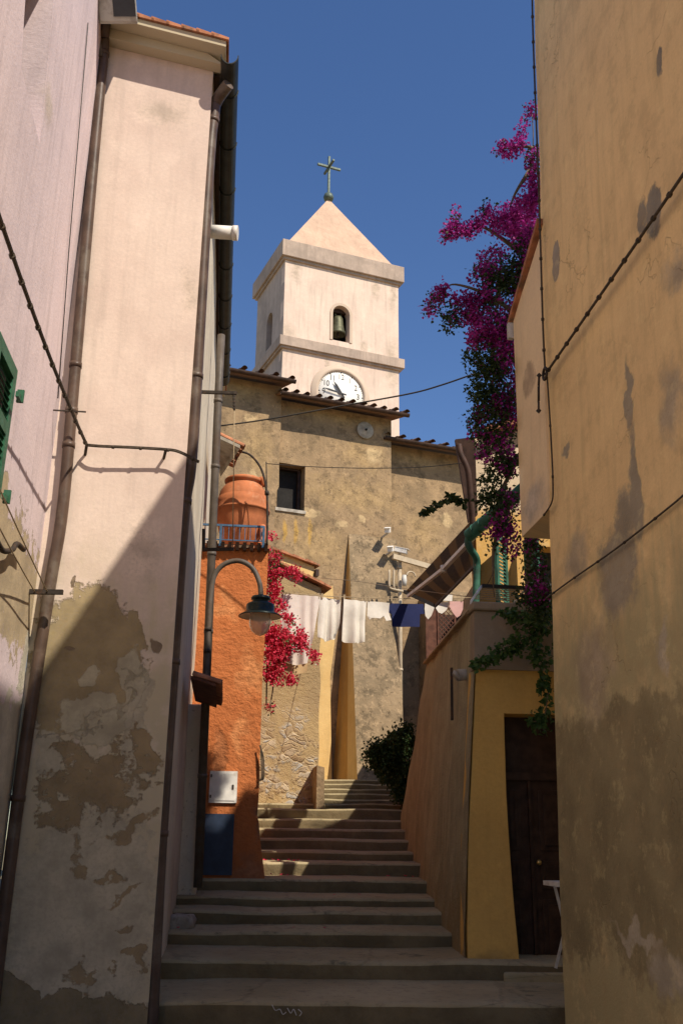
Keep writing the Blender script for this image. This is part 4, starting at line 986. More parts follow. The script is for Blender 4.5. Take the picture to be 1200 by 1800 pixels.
for (a, b, c, d, dd, de) in ((871, 1064, 890, 948, 12.95, 13.25), (928, 1064, 952, 955, 13.25, 12.95)):
    A = at(a, b, dd); top = at(a, d + 14 if dd < de else d - 4, dd); hgt = top.z - A.z
    B = at(c, b, de); B.z = A.z; nn = (B - A).cross(Z).normalized()
    if nn.dot(CAM - A) < 0: nn = -nn
    if dd < de: hgt = at(c, d, de).z - A.z
    mb = MB(); sl_ = MB(); shutter(mb, sl_, A - Z * .2, B - Z * .2, B + Z * hgt, A + Z * hgt, nn); o_ = mb.build('shutter', M['turq_paint'], H); sl_.build('louvre_slats', M['turq_paint'], o_)
mb = MB(); fbox(mb, Fh, sh0[0] - .05, sh0[1] - .25, sh0[0] + 1.05, sh0[3] + .05, -.36, -.3); mb.build('window', M['glass'], H)
# awning
m = NB('awning_cloth'); uvc = m.co('UV'); sx_ = m.nd('ShaderNodeSeparateXYZ'); m.put(sx_.inputs[0], uvc)
fr_ = m.math('FRACT', m.math('MULTIPLY', sx_.outputs[0], 4.6)); wsm = m.math('MULTIPLY', m.mapr(fr_, .38, .46), m.mapr(fr_, .93, 1.0, 1, 0))
cA = m.mix(wsm, (.125, .075, .028), (.036, .024, .014)); cA = m.mix(m.mapr(m.noise(m.geo(), 40, 3), .4, .7, 0, .25), cA, (.2, .12, .05)); m.fin(cA, .9)
tr = m.nd('ShaderNodeBsdfTranslucent'); m.put(tr.inputs[0], cA); mx = m.nd('ShaderNodeMixShader'); mx.inputs[0].default_value = .06
m.t.links.new(m.b.outputs[0], mx.inputs[1]); m.t.links.new(tr.outputs[0], mx.inputs[2]); m.t.links.new(mx.outputs[0], m.t.nodes['Material Output'].inputs[0]); M['awning'] = m.m
AA, AB, AC, AD = at(829, 914, 13.3), at(711, 1042, 17.2), at(764, 1066, 15.9), at(836, 992, 13.1)
awn = thing('awning', 'brown and tan striped awning with a white folding arm over the terrace', 'awning', (AA + AB + AC + AD) / 4 - Z * .6)
mb = MB(); V = []; UV = []; F = []; n = 20
for j in range(n + 1):
    for i in range(n + 1):
        s, t = i / n, j / n; q = AA.lerp(AB, s).lerp(AD.lerp(AC, s), t); q -= Z * .07 * math.sin(math.pi * t) * math.sin(math.pi * min(1, s * 1.2)); V.append(q); UV.append((s, t))
for j in range(n):
    for i in range(n): a = j * (n + 1) + i; F.append((a, a + 1, a + n + 2, a + n + 1))
mb.add(V, F, UV, smooth=True); mb.add([v + Z * .006 for v in V], [f[::-1] for f in F], UV, smooth=True); mb.build('canopy', M['awning'], awn)
mb = MB(); mb.bar(AC + Z * .02, AB + Z * .02, .05, .06); mb.build('front_bar', M['dark_metal'], awn)
mb = MB(); mb.bar(AC, AD, .03, .04); mb.build('edge_bar', M['wood_dark'], awn)
e0, e1, e2 = at(832, 944, 12.95), at(779, 1000, 14.2), at(717, 1048, 16.1)
mb = MB(); mb.bar(e0, e1, .06, .05); mb.bar(e1 + Z * .0, e2, .05, .045); mb.tube([e1 - Z * .05, e1 + Z * .05], .045, 10); mb.build('folding_arm', M['white_paint'], awn)
# red-brown screen at the back of the terrace
Fx = Frame(at(772, 1120, 18.1), GA); xa = Fx.rect(749, 1160, 769, 1072); xb = Fx.rect(769, 1160, 800, 1068)
scr = thing('screen', 'red brown board and lattice screen below the hanging washing', 'screen', Fx.P((xa[0] + xb[2]) / 2, xa[1]))
mb = MB(); fbox(mb, Fx, xa[0], xa[1] - .3, xa[2] - .003, xa[3], -.03, .0); mb.build('board', M['tile_brown'], scr)
mb = MB(); Wx, Hx = xb[2] - xb[0], xb[3] - xb[1] + .3; st_ = .085
def clipline(p, d, x0, y0, x1, y1):
    ts = []
    for (a, b, lo, hi) in ((p[0], d[0], x0, x1), (p[1], d[1], y0, y1)):
        t0, t1 = sorted(((lo - a) / b, (hi - a) / b)); ts.append((t0, t1))
    t0, t1 = max(ts[0][0], ts[1][0]), min(ts[0][1], ts[1][1])
    return ((p[0] + d[0] * t0, p[1] + d[1] * t0), (p[0] + d[0] * t1, p[1] + d[1] * t1)) if t1 > t0 + .01 else None
for k in range(-22, 24):
    for sgn in (1, -1):
        l = clipline((xb[0] + k * st_, xb[1] - .3), (1, sgn * 1.0001), xb[0], xb[1] - .3, xb[2], xb[3])
        if not l: l = clipline((xb[0] + k * st_, xb[3]), (1, sgn * 1.0001), xb[0], xb[1] - .3, xb[2], xb[3]) if sgn < 0 else None
        if l: mb.bar(Fx.P(*l[0], .006 * sgn), Fx.P(*l[1], .006 * sgn), .022, .01)
for (a, b, c, d) in ((xb[0], xb[1] - .3, xb[0] + .03, xb[3]), (xb[2] - .03, xb[1] - .3, xb[2], xb[3]), (xb[0] + .03, xb[3] - .03, xb[2] - .03, xb[3])): fbox(mb, Fx, a, b, c, d, -.02, .02)
mb.build('lattice', M['tile_brown'], scr)
mb = MB(); fbox(mb, Fx, xb[0] + .02, xb[1] - .3, xb[2] + .5, xb[3] - .05, -.5, -.4); mb.build('backing', M['wood_dark'], scr)
# drying rack on the parapet
rk = thing('drying_rack', 'folding drying rack with a dark rail standing behind the terrace parapet', 'drying rack', at(878, 1058, 11.4))
ra, rb_, rc, rd = at(846, 1030, 11.3), at(925, 1034, 11.3), at(908, 1058, 11.9), at(834, 1054, 11.9)
mb = MB(); mb.bar(ra, rb_, .05, .04); mb.build('rail', M['black_paint'], rk)
mb = MB(); mb.tube([ra, at(828, 1056, 11.1), at(826, 1075, 11.1)], .014, 8); mb.build('leg', M['white_paint'], rk)
mb = MB(); mb.tube([rb_, at(904, 1058, 11.5), at(900, 1075, 11.5)], .014, 8); mb.build('leg', M['white_paint'], rk)
mb = MB()
for k in range(7): t = (k + .5) / 7; mb.tube([ra.lerp(rd, t), rb_.lerp(rc, t)], .006, 6)
mb.build('wires', M['rope'], rk)

# ================================================================== LEFT: small things on and before the cream house
# clay jar
jb = at(424, 955, 14.98); jb.z = ztop + .055
s_ = 1.0; jw = (at(470, 890, 15.1) - at(378, 890, 15.1)).length / 2; jh = at(424, 845, 14.98).z - jb.z
jar = thing('jar', 'large round terracotta jar sitting on the orange wall ledge', 'jar', jb)
prof = [(0, 0), (.45, 0), (.52, .03), (.70, .15), (.86, .30), (.96, .45), (1.0, .555), (1.035, .56), (1.035, .58), (1.0, .59), (.99, .66), (.955, .735), (.938, .74), (.93, .755), (.87, .83), (.78, .885), (.68, .92), (.63, .935), (.66, .95), (.72, .965), (.73, .99), (.68, 1.01), (.56, 1.0), (.5, .93), (0, .8)]
mb = MB(); mb.lathe([(r * jw, h * jh) for r, h in prof], jb, 56); mb.build('jar_body', M['terracotta'], jar)
mb = MB(); hp = [jb + GA * jw * a - AL * jw * b + Z * jh * c for a, b, c in ((.75, .6, .33), (.78, .75, .16), (.60, .80, .06))]; mb.tube(curve(hp, 6), [.05 + .02 * k / 12 for k in range(13)], 10); mb.build('spout', M['terracotta'], jar)
mb = MB(); hp = [jb + GA * jw * a - AL * jw * b + Z * jh * c for a, b, c in ((.52, .25, .97), (.68, .3, 1.0), (.80, .3, .90))]; mb.tube(curve(hp, 5), .04, 8); mb.build('handle', M['terracotta'], jar)
# street lamp on the pipe
def lp(px, py): return at(px, py, 13.15)
lamp = thing('street_lamp', 'dark green bell street lamp on a curved arm before the orange wall', 'street lamp', lp(366, 1230))
mb = MB(); mb.tube(curve([lp(359, 1232), lp(364, 1160), lp(367, 1100), lp(370, 1050), lp(377, 1012), lp(394, 992), lp(420, 986), lp(443, 998), lp(456, 1024), lp(459, 1050)], 8), .034, 14)
mb.build('arm', M['grey_pipe'], lamp)
for yy, xx in ((1106, 366), (1145, 364)):
    mb = MB(); mb.tube([lp(xx, yy + 3), lp(xx, yy - 3)], .048, 14); mb.build('clamp', M['iron'], lamp)
lc = lp(457, 1083); k_ = (lp(495, 1083) - lc).length / 1.0
mb = MB(); mb.lathe([(k_ * r, k_ * h) for r, h in ((.0, 1.02), (.12, 1.02), (.14, .98), (.40, .93), (.44, .85), (.44, .78), (.36, .74), (.36, .68), (.46, .64), (.62, .56), (.66, .48), (.66, .22), (.70, .18), (.95, .04), (1.0, .0), (.99, -.03), (.93, -.01))], lc, 48); mb.build('housing', M['lamp_green'], lamp)
mb = MB(); mb.lathe([(k_ * r, k_ * h) for r, h in ((.94, -.02), (.66, .10), (.60, .12), (.52, .10), (.46, .12), (0, .13))], lc, 48); mb.build('reflector', M['lamp_inner'], lamp)
g = NB('lamp_glass'); g.fin((.80, .70, .56), .15); g.b.inputs['Transmission Weight'].default_value = .55; g.b.inputs['IOR'].default_value = 1.1; g.b.inputs['Roughness'].default_value = .3; g.b.inputs['Specular IOR Level'].default_value = .5
mb = MB(); mb.lathe([(k_ * r, k_ * h) for r, h in ((.46, .10), (.49, -.1), (.50, -.3), (.46, -.52), (.36, -.72), (.20, -.86), (.06, -.92), (0, -.925))], lc, 40); mb.build('bulb_glass', g.m, lamp)
# little tiled canopies on the alley side
def canopy(name, label, W0, P1, ln, th, lip, P2=None):
    t = thing(name, label, 'canopy', (W0 + P1) / 2 - Z * .1)
    mb = MB(); bk = AL * ln; bp = (P2 - P1) if P2 else bk; mb.hexa([W0, P1, P1 + bp, W0 + bk], [W0 + Z * th, P1 + Z * th, P1 + bp + Z * th, W0 + bk + Z * th]); mb.build('slab', M['stone_grey'] if lip else M['tile_brown'], t)
    mb = MB(); n = max(4, int(ln / .17)); d = (P1 - W0).normalized(); up_ = d.cross(AL).normalized(); up_ = up_ if up_.z > 0 else -up_
    L_ = (P1 - W0).length + .06
    for k in range(n):
        o = W0 + AL * (ln * (k + .5) / n) + up_ * (th + .012); L_ = (P1 + bp * ((k + .5) / n) - W0 - bk * ((k + .5) / n)).length + .05; V = []
        for j in range(2):
            for i in range(9):
                a = math.pi * i / 8; V.append(o + d * (L_ * j) + AL * math.cos(a) * .078 + up_ * math.sin(a) * .06)
        for j in range(2):
            for i in range(9):
                a = math.pi * i / 8; V.append(o + d * (L_ * j) + AL * math.cos(a) * .062 + up_ * math.sin(a) * .044)
        F = [(i, i + 1, 10 + i, 9 + i) for i in range(8)] + [(18 + i, 27 + i, 28 + i, 19 + i) for i in range(8)] + [(9 + i, 10 + i, 28 + i, 27 + i) for i in range(8)] + [(i, 18 + i, 19 + i, i + 1) for i in range(8)]
        mb.add(V, F, smooth=False)
    mb.build('tiles', M['tile'], t); return t
canopy('canopy', 'small tiled canopy with a grey underside above the clay jar', at(380, 768, 13.7), at(422, 788, 13.7), 1.15, .05, True, at(388, 838, 14.85))
canopy('canopy', 'low red tiled canopy on the cream house below the street lamp', at(335, 1192, 11.3), at(379, 1206, 11.3), 2.0, .03, False)
# hoop of thin pipe over the ledge
mb = MB(); mb.tube(curve([at(416, 792, 14.25), at(440, 800, 14.25), at(459, 824, 14.25), at(468, 860, 14.25), at(470, 900, 14.25), at(469, 958, 14.25)], 8), .017, 8)
mb.tube([at(468, 812, 14.25), at(469, 870, 14.25)], .010, 6); mb.tube([at(469, 863, 14.25), at(469, 870, 14.25)], .032, 8)
tag(mb.build('pipe_hoop', M['iron']), 'thin bent iron pipe arching over the terracotta jar', 'pipe')
# floodlight at the very top
fd = 8.5; fl = thing('floodlight', 'pale grey floodlight with square glass mounted high beside the gable', 'floodlight', at(206, 40, fd))
c = at(206, 8, fd); fx = (at(240, 10, fd) - at(170, 10, fd)); fy = fx.normalized(); fwd_ = (CAM - c).normalized(); upn = fy.cross(fwd_).normalized(); upn = upn if upn.z > 0 else -upn
mb = MB(); mb.box(c + upn * .05, fy, upn, fwd_, fx.length * .48, .23, .16); mb.box(c + upn * .05 + fwd_ * .165, fy, upn, fwd_, fx.length * .46, .21, .012); hs = mb.build('lamp_housing', M['grey_box'], fl, bevel=.012)
mb = MB(); mb.box(c + fy * .07 - upn * .02 + fwd_ * .185, fy, upn, fwd_, .115, .09, .008); mb.build('lens', M['glass'], fl)
mb = MB(); mb.bar(c - fwd_ * .16, c - fwd_ * .5 - fy * .2, .05, .05); mb.build('bracket', M['grey_box'], fl)
mb = MB(); mb.tube([at(176, 100, 8.75), at(165, -40, 8.75), at(163, -160, 8.75)], .035, 10); tag(mb.build('pole', M['grey_pipe']), 'thin grey upright pole behind the floodlight at the roof corner', 'pole')
# white tube
a, b = at(368, 407, 9.3), at(418, 410, 9.3); mb = MB(); mb.tube([a, a.lerp(b, .82)], .072, 16); tb = None
wt = thing('tube_light', 'short white tube sticking out past the brown downpipe of the cream house', 'tube', a.lerp(b, .5) - Z * .1)
mb.build('body', M['white_paint'], wt); mb = MB(); mb.tube([a.lerp(b, .82), b], .080, 16); mb.build('cap', M['white_paint'], wt)
# brackets and strings
brk = []
def bracket(label, segs, w_=.035):
    mb = MB()
    for a, b in segs: mb.bar(a, b, w_, w_)
    return tag(mb.build('bracket', M['iron']), label, 'bracket')
bracket('flat iron bracket high on the cream house carrying a short chain', [(at(350, 689, 11.0), at(416, 691, 11.0))])
bracket('L shaped iron bracket beside the orange wall ledge holding a string', [(at(358, 930, 11.6), at(358, 968, 11.6)), (at(356, 966.5, 11.6), at(411, 965, 11.6))])
wb1, wb2 = at(36, 1040, 8.62), at(111, 1041, 8.62); bracket('flat iron bracket across the leftmost downpipe with two thin strings', [(wb1, wb2)], .04)
mb = MB(); mb.tube([at(411, 694, 11.0), at(412, 721, 11.0)], .012, 6); 
for k in range(5): mb.lathe([(0, -.03), (.018, 0), (0, .03)], at(411.5, 696 + 5.5 * k, 11.0), 8)
tag(mb.build('chain', M['iron']), 'short chain hanging from the high iron bracket on the cream house', 'chain')
mb = MB(); mb.tube([at(412, 721, 11.0), at(409, 968, 11.6)], .0055, 6); tag(mb.build('string', M['rope']), 'long vertical string between two iron brackets before the jar', 'string')
for i, (x0, y0, x1, y1, lb) in enumerate(((-20, 815, 84, 1041, 'upper of the two thin strings running down to the left bracket'), (-20, 890, 62, 1041, 'lower of the two thin strings running down to the left bracket'))):
    mb = MB(); p0 = Fl.P(*Fl.uv(x0, y0), .22); f_ = Fl.shift(.22); p0 = f_.P(*f_.uv(x0, y0)); p9 = p0 + (p0 - at(x1, y1, 8.62)) * .8; p9 -= Fl.n * (p9 - Fl.o).dot(Fl.n); mb.tube([p9] + sag(p0, at(x1, y1, 8.62), .01), .006, 6); tag(mb.build('string', M['rope']), lb, 'string')
hk = Fl.shift(.06); mb = MB(); mb.tube(curve([hk.P(*hk.uv(-6, 950)), hk.P(*hk.uv(6, 968)), hk.P(*hk.uv(22, 966)), hk.P(*hk.uv(30, 956)), hk.P(*hk.uv(42, 966))], 5), .022, 8); tag(mb.build('hook', M['iron']), 'dark iron wall hook on the pink wall below the green shutter', 'hook')
# thick tied cable on the left
f35 = Fl.shift(.30); c0_, c1_, c2_ = f35.P(*f35.uv(-14, 345)), f35.P(*f35.uv(62, 560)), gp(155, 790, .10)
def tied(mb, pts, r, every, clip):
    mb.tube(pts, r, 8); mb.tube([p + Vector((0.004, 0, r * 1.3)) for p in pts], r * .7, 8); acc = 0
    for a, b in zip(pts, pts[1:]):
        L_ = (b - a).length; d = (b - a).normalized(); t = every - acc
        while t < L_: mb.tube([a + d * (t - .012), a + d * (t + .012)], clip, 8); t += every
        acc = (acc + L_) % every
mb = MB(); c9_ = c0_ + (c0_ - c1_) * 1.3 - Fl.n * .29; tied(mb, [c9_] + sag(c0_, c2_, .06, 30), .011, .30, .021); tied(mb, curve([c2_, gp(180, 794, .13), gp(230, 796, .13), gp(293, 799, .12), gp(318, 804, .12), gp(350, 822, .14)], 8), .010, .25, .017)
mb.tube([gp(155, 790, .1), gp(150, 800, .0)], .014, 8); mb.tube([gp(293, 799, .12), gp(288, 806, .0)], .014, 8)
tag(mb.build('cable', M['cable']), 'thick tied cable slung across the pink wall and the cream gable', 'cable')
mb = MB(); mb.tube([gp(147, 40, .02) if False else Fl.P(*Fl.uv(153, 40), .012), Fl.P(*Fl.uv(120, 430), .012), Fl.P(*Fl.uv(100, 700), .012)], .005, 6); tag(mb.build('wire', M['wire']), 'thin wire running straight down the pink wall near its corner', 'wire')
mb = MB(); mb.bar(Fl.P(*Fl.uv(93, 721), .0), Fl.P(*Fl.uv(93, 721), .0) + GA * .3, .012, .012); tag(mb.build('wall_pin', M['iron']), 'small iron pin beside the left downpipe under the tied cable', 'pin')

# ================================================================== RIGHT: cables on the beige house
def fr(px, py, n): f = Fr.shift(n); return f.P(*f.uv(px, py))
mb = MB(); tied(mb, curve([fr(1230, 262, .07) + (fr(1230, 262, .07) - fr(1150, 380, .07)) * 2, fr(1230, 262, .07), fr(1150, 380, .07), fr(1080, 482, .07), fr(1012, 580, .07), fr(960, 655, .06)], 10), .011, .27, .020)
tag(mb.build('cable', M['cable']), 'thick tied cable slanting across the upper beige wall', 'cable')
mb = MB(); tied(mb, curve([fr(934, -60, .05), fr(936, 60, .05), fr(946, 330, .05), fr(953, 560, .05), fr(957, 650, .05)], 8), .009, .33, .016); tied(mb, curve([fr(961, 664, .05), fr(968, 780, .05), fr(971, 860, .05), fr(968, 885, .05), fr(955, 906, .04)], 8), .007, .5, .011)
tag(mb.build('cable', M['cable']), 'upright tied cable along the corner of the beige wall', 'cable')
mb = MB(); pts = curve([fr(1230, 845, .03) + (fr(1230, 845, .03) - fr(1170, 896, .03)) * 3, fr(1230, 845, .03), fr(1170, 896, .03), fr(1080, 966, .03), fr(1000, 1022, .03), fr(958, 1053, .03)], 8); tied(mb, pts, .006, .55, .011)
tag(mb.build('cable', M['cable']), 'thin lower cable slanting across the middle of the beige wall', 'cable')
rg = thing('turnbuckle', 'rusty iron ring and turnbuckle hanging at the corner of the beige wall', 'turnbuckle', fr(946, 722, .1))
mb = MB(); RC = fr(957, 657, .09); mb.tube([RC + Fr.u * math.cos(a) * .055 + Z * math.sin(a) * .055 for a in [2 * math.pi * k / 20 for k in range(21)]], .013, 8); mb.tube([RC, fr(957, 657, -.05)], .012, 8); mb.build('ring', M['iron'], rg)
mb = MB(); q0, q1, q2, q3 = fr(947, 660, .1), fr(946, 678, .1), fr(946, 706, .1), fr(946, 722, .1); mb.tube([q0, q1], .012, 8)
for s in (-1, 1): mb.tube([q1 + Fr.u * s * .016, q2 + Fr.u * s * .016], .008, 6)
mb.tube([q2, q3], .010, 8); mb.lathe([(0, -.03), (.025, 0), (0, .03)], q3, 10); mb.lathe([(0, -.03), (.025, 0), (0, .03)], q0, 10); mb.build('tensioner', M['iron'], rg)
# folded white stool by the door
tbl = thing('folding_table', 'white folding table edge showing beside the dark door', 'table', at(982, 1700, 10.2))
a, b = at(965, 1551, 10.2), at(1050, 1556, 10.2); mb = MB(); mb.box((a + b) / 2, GA, AL, Z, (b - a).length / 2, .22, .02); mb.build('table_top', M['white_paint'], tbl)
for x0, x1, dd in ((974, 1010, 10.05), (1010, 976, 10.25)):
    mb = MB(); mb.bar(at(x0, 1556, dd), at(x1, 1702, dd), .024, .024); mb.build('leg', M['grey_box'], tbl)
# rough stone by the left wall
mb = MB(); bmt = bmesh.new(); bmesh.ops.create_icosphere(bmt, subdivisions=3, radius=1)
c = at(318, 1628, 12.2); c.z = step_at(12.2) + .05
for v in bmt.verts:
    n_ = v.co.normalized(); q = Vector((max(-.75, min(.75, n_.x)), max(-.75, min(.75, n_.y)), max(-.7, min(.7, n_.z)))); q *= 1 + .12 * noise.noise(n_ * 2.3); v.co = Vector((q.x * .20, q.y * .22, q.z * .13))
mb.add([c + v.co for v in bmt.verts], [tuple(v.index for v in f.verts) for f in bmt.faces], smooth=True); bmt.free()
tag(mb.build('stone_block', M['stone_grey']), 'rough squared stone lying on the step against the cream house', 'stone')

# ================================================================== wires across the alley
for pts, r, lb in (([(384, 749, 13.3), (470, 737, 13.2), (610, 712, 12.9), (720, 692, 12.6), (775, 677, 12.4), (836, 656, 12.2)], .011, 'dark cable crossing the alley from the grey pipe to the bougainvillea'),
                   ([(469, 815, 14.25), (540, 820, 14.0), (640, 823, 13.8), (740, 821, 13.5), (812, 814, 13.0)], .006, 'thin wire crossing in front of the church window'),
                   ([(540, 1014, 21.0), (620, 1021, 19.2), (700, 1033, 17.4), (800, 1046, 14.4), (836, 1051, 12.9)], .006, 'pale thin line strung above the washing line'),
                   ([(885, 936, 13.1), (860, 1020, 13.1), (832, 1040, 13.0)], .005, 'thin loose wire on the upper ochre wall near the shutter')):
    mb = MB(); mb.tube(curve([at(*p) for p in pts], 8), r, 6); tag(mb.build('wire', M['rope'] if 'pale' in lb else M['wire']), lb, 'wire')

# cameras and pipes on the church wall
for px, py, sz, lb in ((681, 932, 13, 'upper white security camera on the church wall corner'), (686, 965, 14, 'lower white security camera on the church wall facing left'), (704, 968, 17, 'white security camera facing right on the church wall with tan underside')):
    c = onf(px, py, .42); t = thing('security_camera', lb, 'security camera', c - Z * .12, 'security cameras on the church wall')
    dirc = (CU * (-.5 if px < 700 else .9) + CN * .8 - Z * .35).normalized(); sd_ = dirc.cross(Z).normalized(); up_ = sd_.cross(dirc)
    mb = MB(); mb.box(c, dirc, sd_, up_, .15 * sz / 14, .075, .065); mb.box(c + up_ * .07 + dirc * .03, dirc, sd_, up_, .17 * sz / 14, .085, .010); mb.build('body', M['white_paint'], t, bevel=.012)
    mb = MB(); mb.bar(c - up_ * .08, c - CN * .5 - Z * .12, .045, .045); mb.build('mount', M['grey_box'], t)
mb = MB(); pv = [onf(702, 985, .75), onf(703, 1260, 1.2)]; pv[1] = Vector((pv[0].x, pv[0].y, pv[1].z)); mb.tube(pv, .055, 12)
for t_ in (.05, .35, .7): q = pv[0].lerp(pv[1], t_); mb.tube([q - Z * .03, q + Z * .03], .068, 12)
tag(mb.build('downpipe', M['cream_pipe']), 'cream downpipe standing against the church wall behind the blue shirt', 'pipe')
mb = MB(); mb.bar(onf(690, 978, .9), onf(760, 998, .9), .10, .14); tag(mb.build('ledge_beam', M['cream_pipe']), 'pale ledge beam running right from the top of the cream pipe', 'beam')
for px, a, b in ((684, 1002, 1030), (692, 1002, 1032)):
    mb = MB(); q0, q1 = onf(px, a, 1.0), onf(px, b, 1.0); mb.tube(curve([q0, q1, q1 - Z * .08 + CU * .12, q1 - Z * .1 + CU * .4], 5), .03, 8); tag(mb.build('conduit', M['cream_pipe']), 'short white conduit bending behind the cream downpipe, ' + ('left one' if px < 690 else 'right one'), 'conduit')
c = onf(710, 1020, .95); mb = MB(); mb.lathe([(0, -.16), (.06, -.15), (.075, 0), (.06, .14), (0, .16)], c, 14); tag(mb.build('wall_lantern', M['grey_box']), 'small pale lantern on the church wall right of the pipe', 'lantern')
mb = MB(); c = onf(722, 1013, .9); mb.tube([c + CU * math.cos(a) * .13 + Z * math.sin(a) * .13 for a in [math.pi * k / 12 for k in range(13)]], .022, 8); tag(mb.build('pipe_bend', M['cream_pipe']), 'cream bent pipe beside the lantern under the awning', 'pipe')
# a loop of cables on the orange corner
mb = MB()
for k in range(3): mb.tube(curve([at(458 - k, 1310, 14.42), at(459 + 2 * k, 1330, 14.42), at(460 + 2 * k, 1366, 14.42), at(456 + k, 1372, 14.42)], 5), .008, 6)
tag(mb.build('cable_loop', M['cable']), 'loose loop of thin cables at the corner of the orange wall', 'cable')

# ================================================================== WASHING
L0, L1 = at(486, 1041, 16.2), at(840, 1050, 17.4)
lineP = sag(L0, L1, .06, 30)
mb = MB(); mb.tube(lineP, .007, 6); tag(mb.build('washing_line', M['rope']), 'rope washing line strung from the stone house to the terrace', 'washing line')
Fn = Frame(L0, Vector((L1.x - L0.x, L1.y - L0.y, 0)))
M['white_cloth'] = cloth('white_cloth', (.82, .77, .68), .2); M['lace'] = cloth('lace', (.80, .71, .64), .25); M['navy'] = cloth('navy', (.022, .03, .10), .1); M['pink_cloth'] = cloth('pink_cloth', (.70, .42, .38), .3); M['gold_trim'] = cloth('gold_trim', (.55, .38, .2), .3)
def garment(name, label, cat, px, mat, folds, amp, grp=None, n=0.0, step=.05, parent=None):
    pts = Fn.px(px); top = max(p[1] for p in pts); low = min(p[1] for p in pts)
    def bat(u, v): 
        t = (top - v) / max(.01, top - low); return n + amp * (.25 + t) * math.sin(u * folds + 1.3 * math.sin(u * folds * .37) + t * .8) + .03 * noise.noise(Vector((u * 3, v * 3, n * 50)))
    mb = panel(Fn, pts, [], .008, step, 0.0, bat, edge=.012, seed=len(label))
    o = mb.build(name, mat, parent)
    return o if parent else tag(o, label, cat, grp)
lace = garment('curtain', 'wide sheer lace curtain with a fringed hem hanging left on the line', 'curtain', [(494, 1044), (563, 1049), (560, 1066), (553, 1098), (547, 1130), (541, 1166), (520, 1170), (497, 1163), (495, 1120), (493, 1080)], M['lace'], 30, .05, None, .02, .03)
garment('hem', '', '', [(496.5, 1163), (520, 1170), (541, 1166), (539, 1182), (520, 1186), (497, 1176)], M['gold_trim'], 17, .05, None, .02, parent=lace)
garment('curtain', 'white curtain hanging in the middle, its left side touching the lace one', 'curtain', [(563, 1049), (600, 1053), (599, 1070), (597, 1095), (592, 1122), (575, 1126), (558, 1120), (560, 1085)], M['white_cloth'], 34, .055, None, -.03, .03)
garment('curtain', 'white curtain with a scalloped hem hanging next to the T-shirt', 'curtain', [(603, 1053), (645, 1057), (643, 1090), (641, 1129), (620, 1131), (599, 1126), (602, 1090)], M['white_cloth'], 34, .055, None, .0, .03)
garment('shirt', 'white T-shirt pegged upside down between curtain and navy shirt', 'shirt', [(646, 1057), (685, 1060), (684, 1076), (687, 1090), (679, 1091), (675, 1082), (668, 1087), (652, 1086), (649, 1089), (645, 1082)], M['white_cloth'], 16, .02, None, .0)
garment('shirt', 'navy blue shirt pegged upside down on the line', 'shirt', [(686, 1060), (744, 1061), (746, 1073), (745, 1079), (738, 1079), (738, 1102), (691, 1101), (691, 1080), (684, 1076)], M['navy'], 10, .02, None, -.03)
garment('underwear', 'small white briefs hanging right beside the navy shirt', 'underwear', [(746, 1058), (762, 1059), (762, 1068), (757, 1082), (752, 1088), (747, 1082), (745, 1070)], M['white_cloth'], 20, .015, None, .02)
garment('underwear', 'white briefs hanging between small briefs and pink ones', 'underwear', [(764, 1058), (790, 1058), (789, 1066), (784, 1073), (777, 1078), (770, 1076), (765, 1068)], M['white_cloth'], 20, .015, None, -.02)
garment('cloth', 'small white cloth folded over the line above the briefs', 'cloth', [(768, 1044), (793, 1047), (792, 1058), (768, 1056)], M['white_cloth'], 14, .012, None, .05)
garment('underwear', 'pink briefs hanging rightmost on the washing line', 'underwear', [(790, 1057), (814, 1056), (813, 1070), (807, 1082), (801, 1086), (795, 1079), (789, 1066)], M['pink_cloth'], 18, .015, None, .0)
def lineat(px):
    best = min(lineP, key=lambda p: abs((ROT.transposed() @ (p - CAM)).x / -(ROT.transposed() @ (p - CAM)).z * FPX + 600 - px)); return best
peg0 = None
for px in (497, 522, 560, 566, 598, 605, 642, 649, 682, 688, 743, 749, 761, 788, 811):
    p = at(px, 1050, 15); a_ = Fn.uv(px, 1050)[0]; q = Fn.P(a_, 0); t = a_ / ((L1 - L0).xy.length); q.z = L0.z + (L1.z - L0.z) * t - .24 * t * (1 - t) - .03
    if peg0 is None:
        mb = MB(); mb.hexa([q + Vector(v) for v in ((-.012, -.012, -.02), (.012, -.012, -.02), (.012, .012, -.02), (-.012, .012, -.02))], [q + Vector(v) for v in ((-.02, -.008, .07), (.02, -.008, .07), (.02, .008, .07), (-.02, .008, .07))])
        peg0 = tag(mb.build('clothes_peg', M['rope']), 'small wooden clothes peg gripping washing on the line', 'clothes peg', 'clothes pegs on the washing line'); qref = peg0.location.copy() - q
    else:
        c = peg0.copy(); COL.objects.link(c); c.location = q + qref

# ================================================================== PLANTS
M['leaf_dark'] = leafmat('leaf_dark', (.02, .042, .011), (.05, .075, .02), .2)
M['leaf_green'] = leafmat('leaf_green', (.035, .085, .02), (.09, .15, .035), .3)
M['bract_magenta'] = leafmat('bract_magenta', (.22, .008, .12), (.54, .05, .38), .35)
M['bract_red'] = leafmat('bract_red', (.50, .012, .05), (.72, .07, .12), .3)
def leaf(mb, p, d, up_, L, Wd):
    s = d.cross(up_)
    if s.length < 1e-3: s = d.orthogonal()
    s.normalize(); nrm = s.cross(d)
    b = len(mb.v)
    mb.v += [p, p + d * L * .45 + s * Wd - nrm * Wd * .3, p + d * L, p + d * L * .45 - s * Wd - nrm * Wd * .3, p + d * L * .5]
    mb.f += [[b, b + 1, b + 4], [b + 1, b + 2, b + 4], [b + 2, b + 3, b + 4], [b + 3, b, b + 4]]; mb.sm += [False] * 4
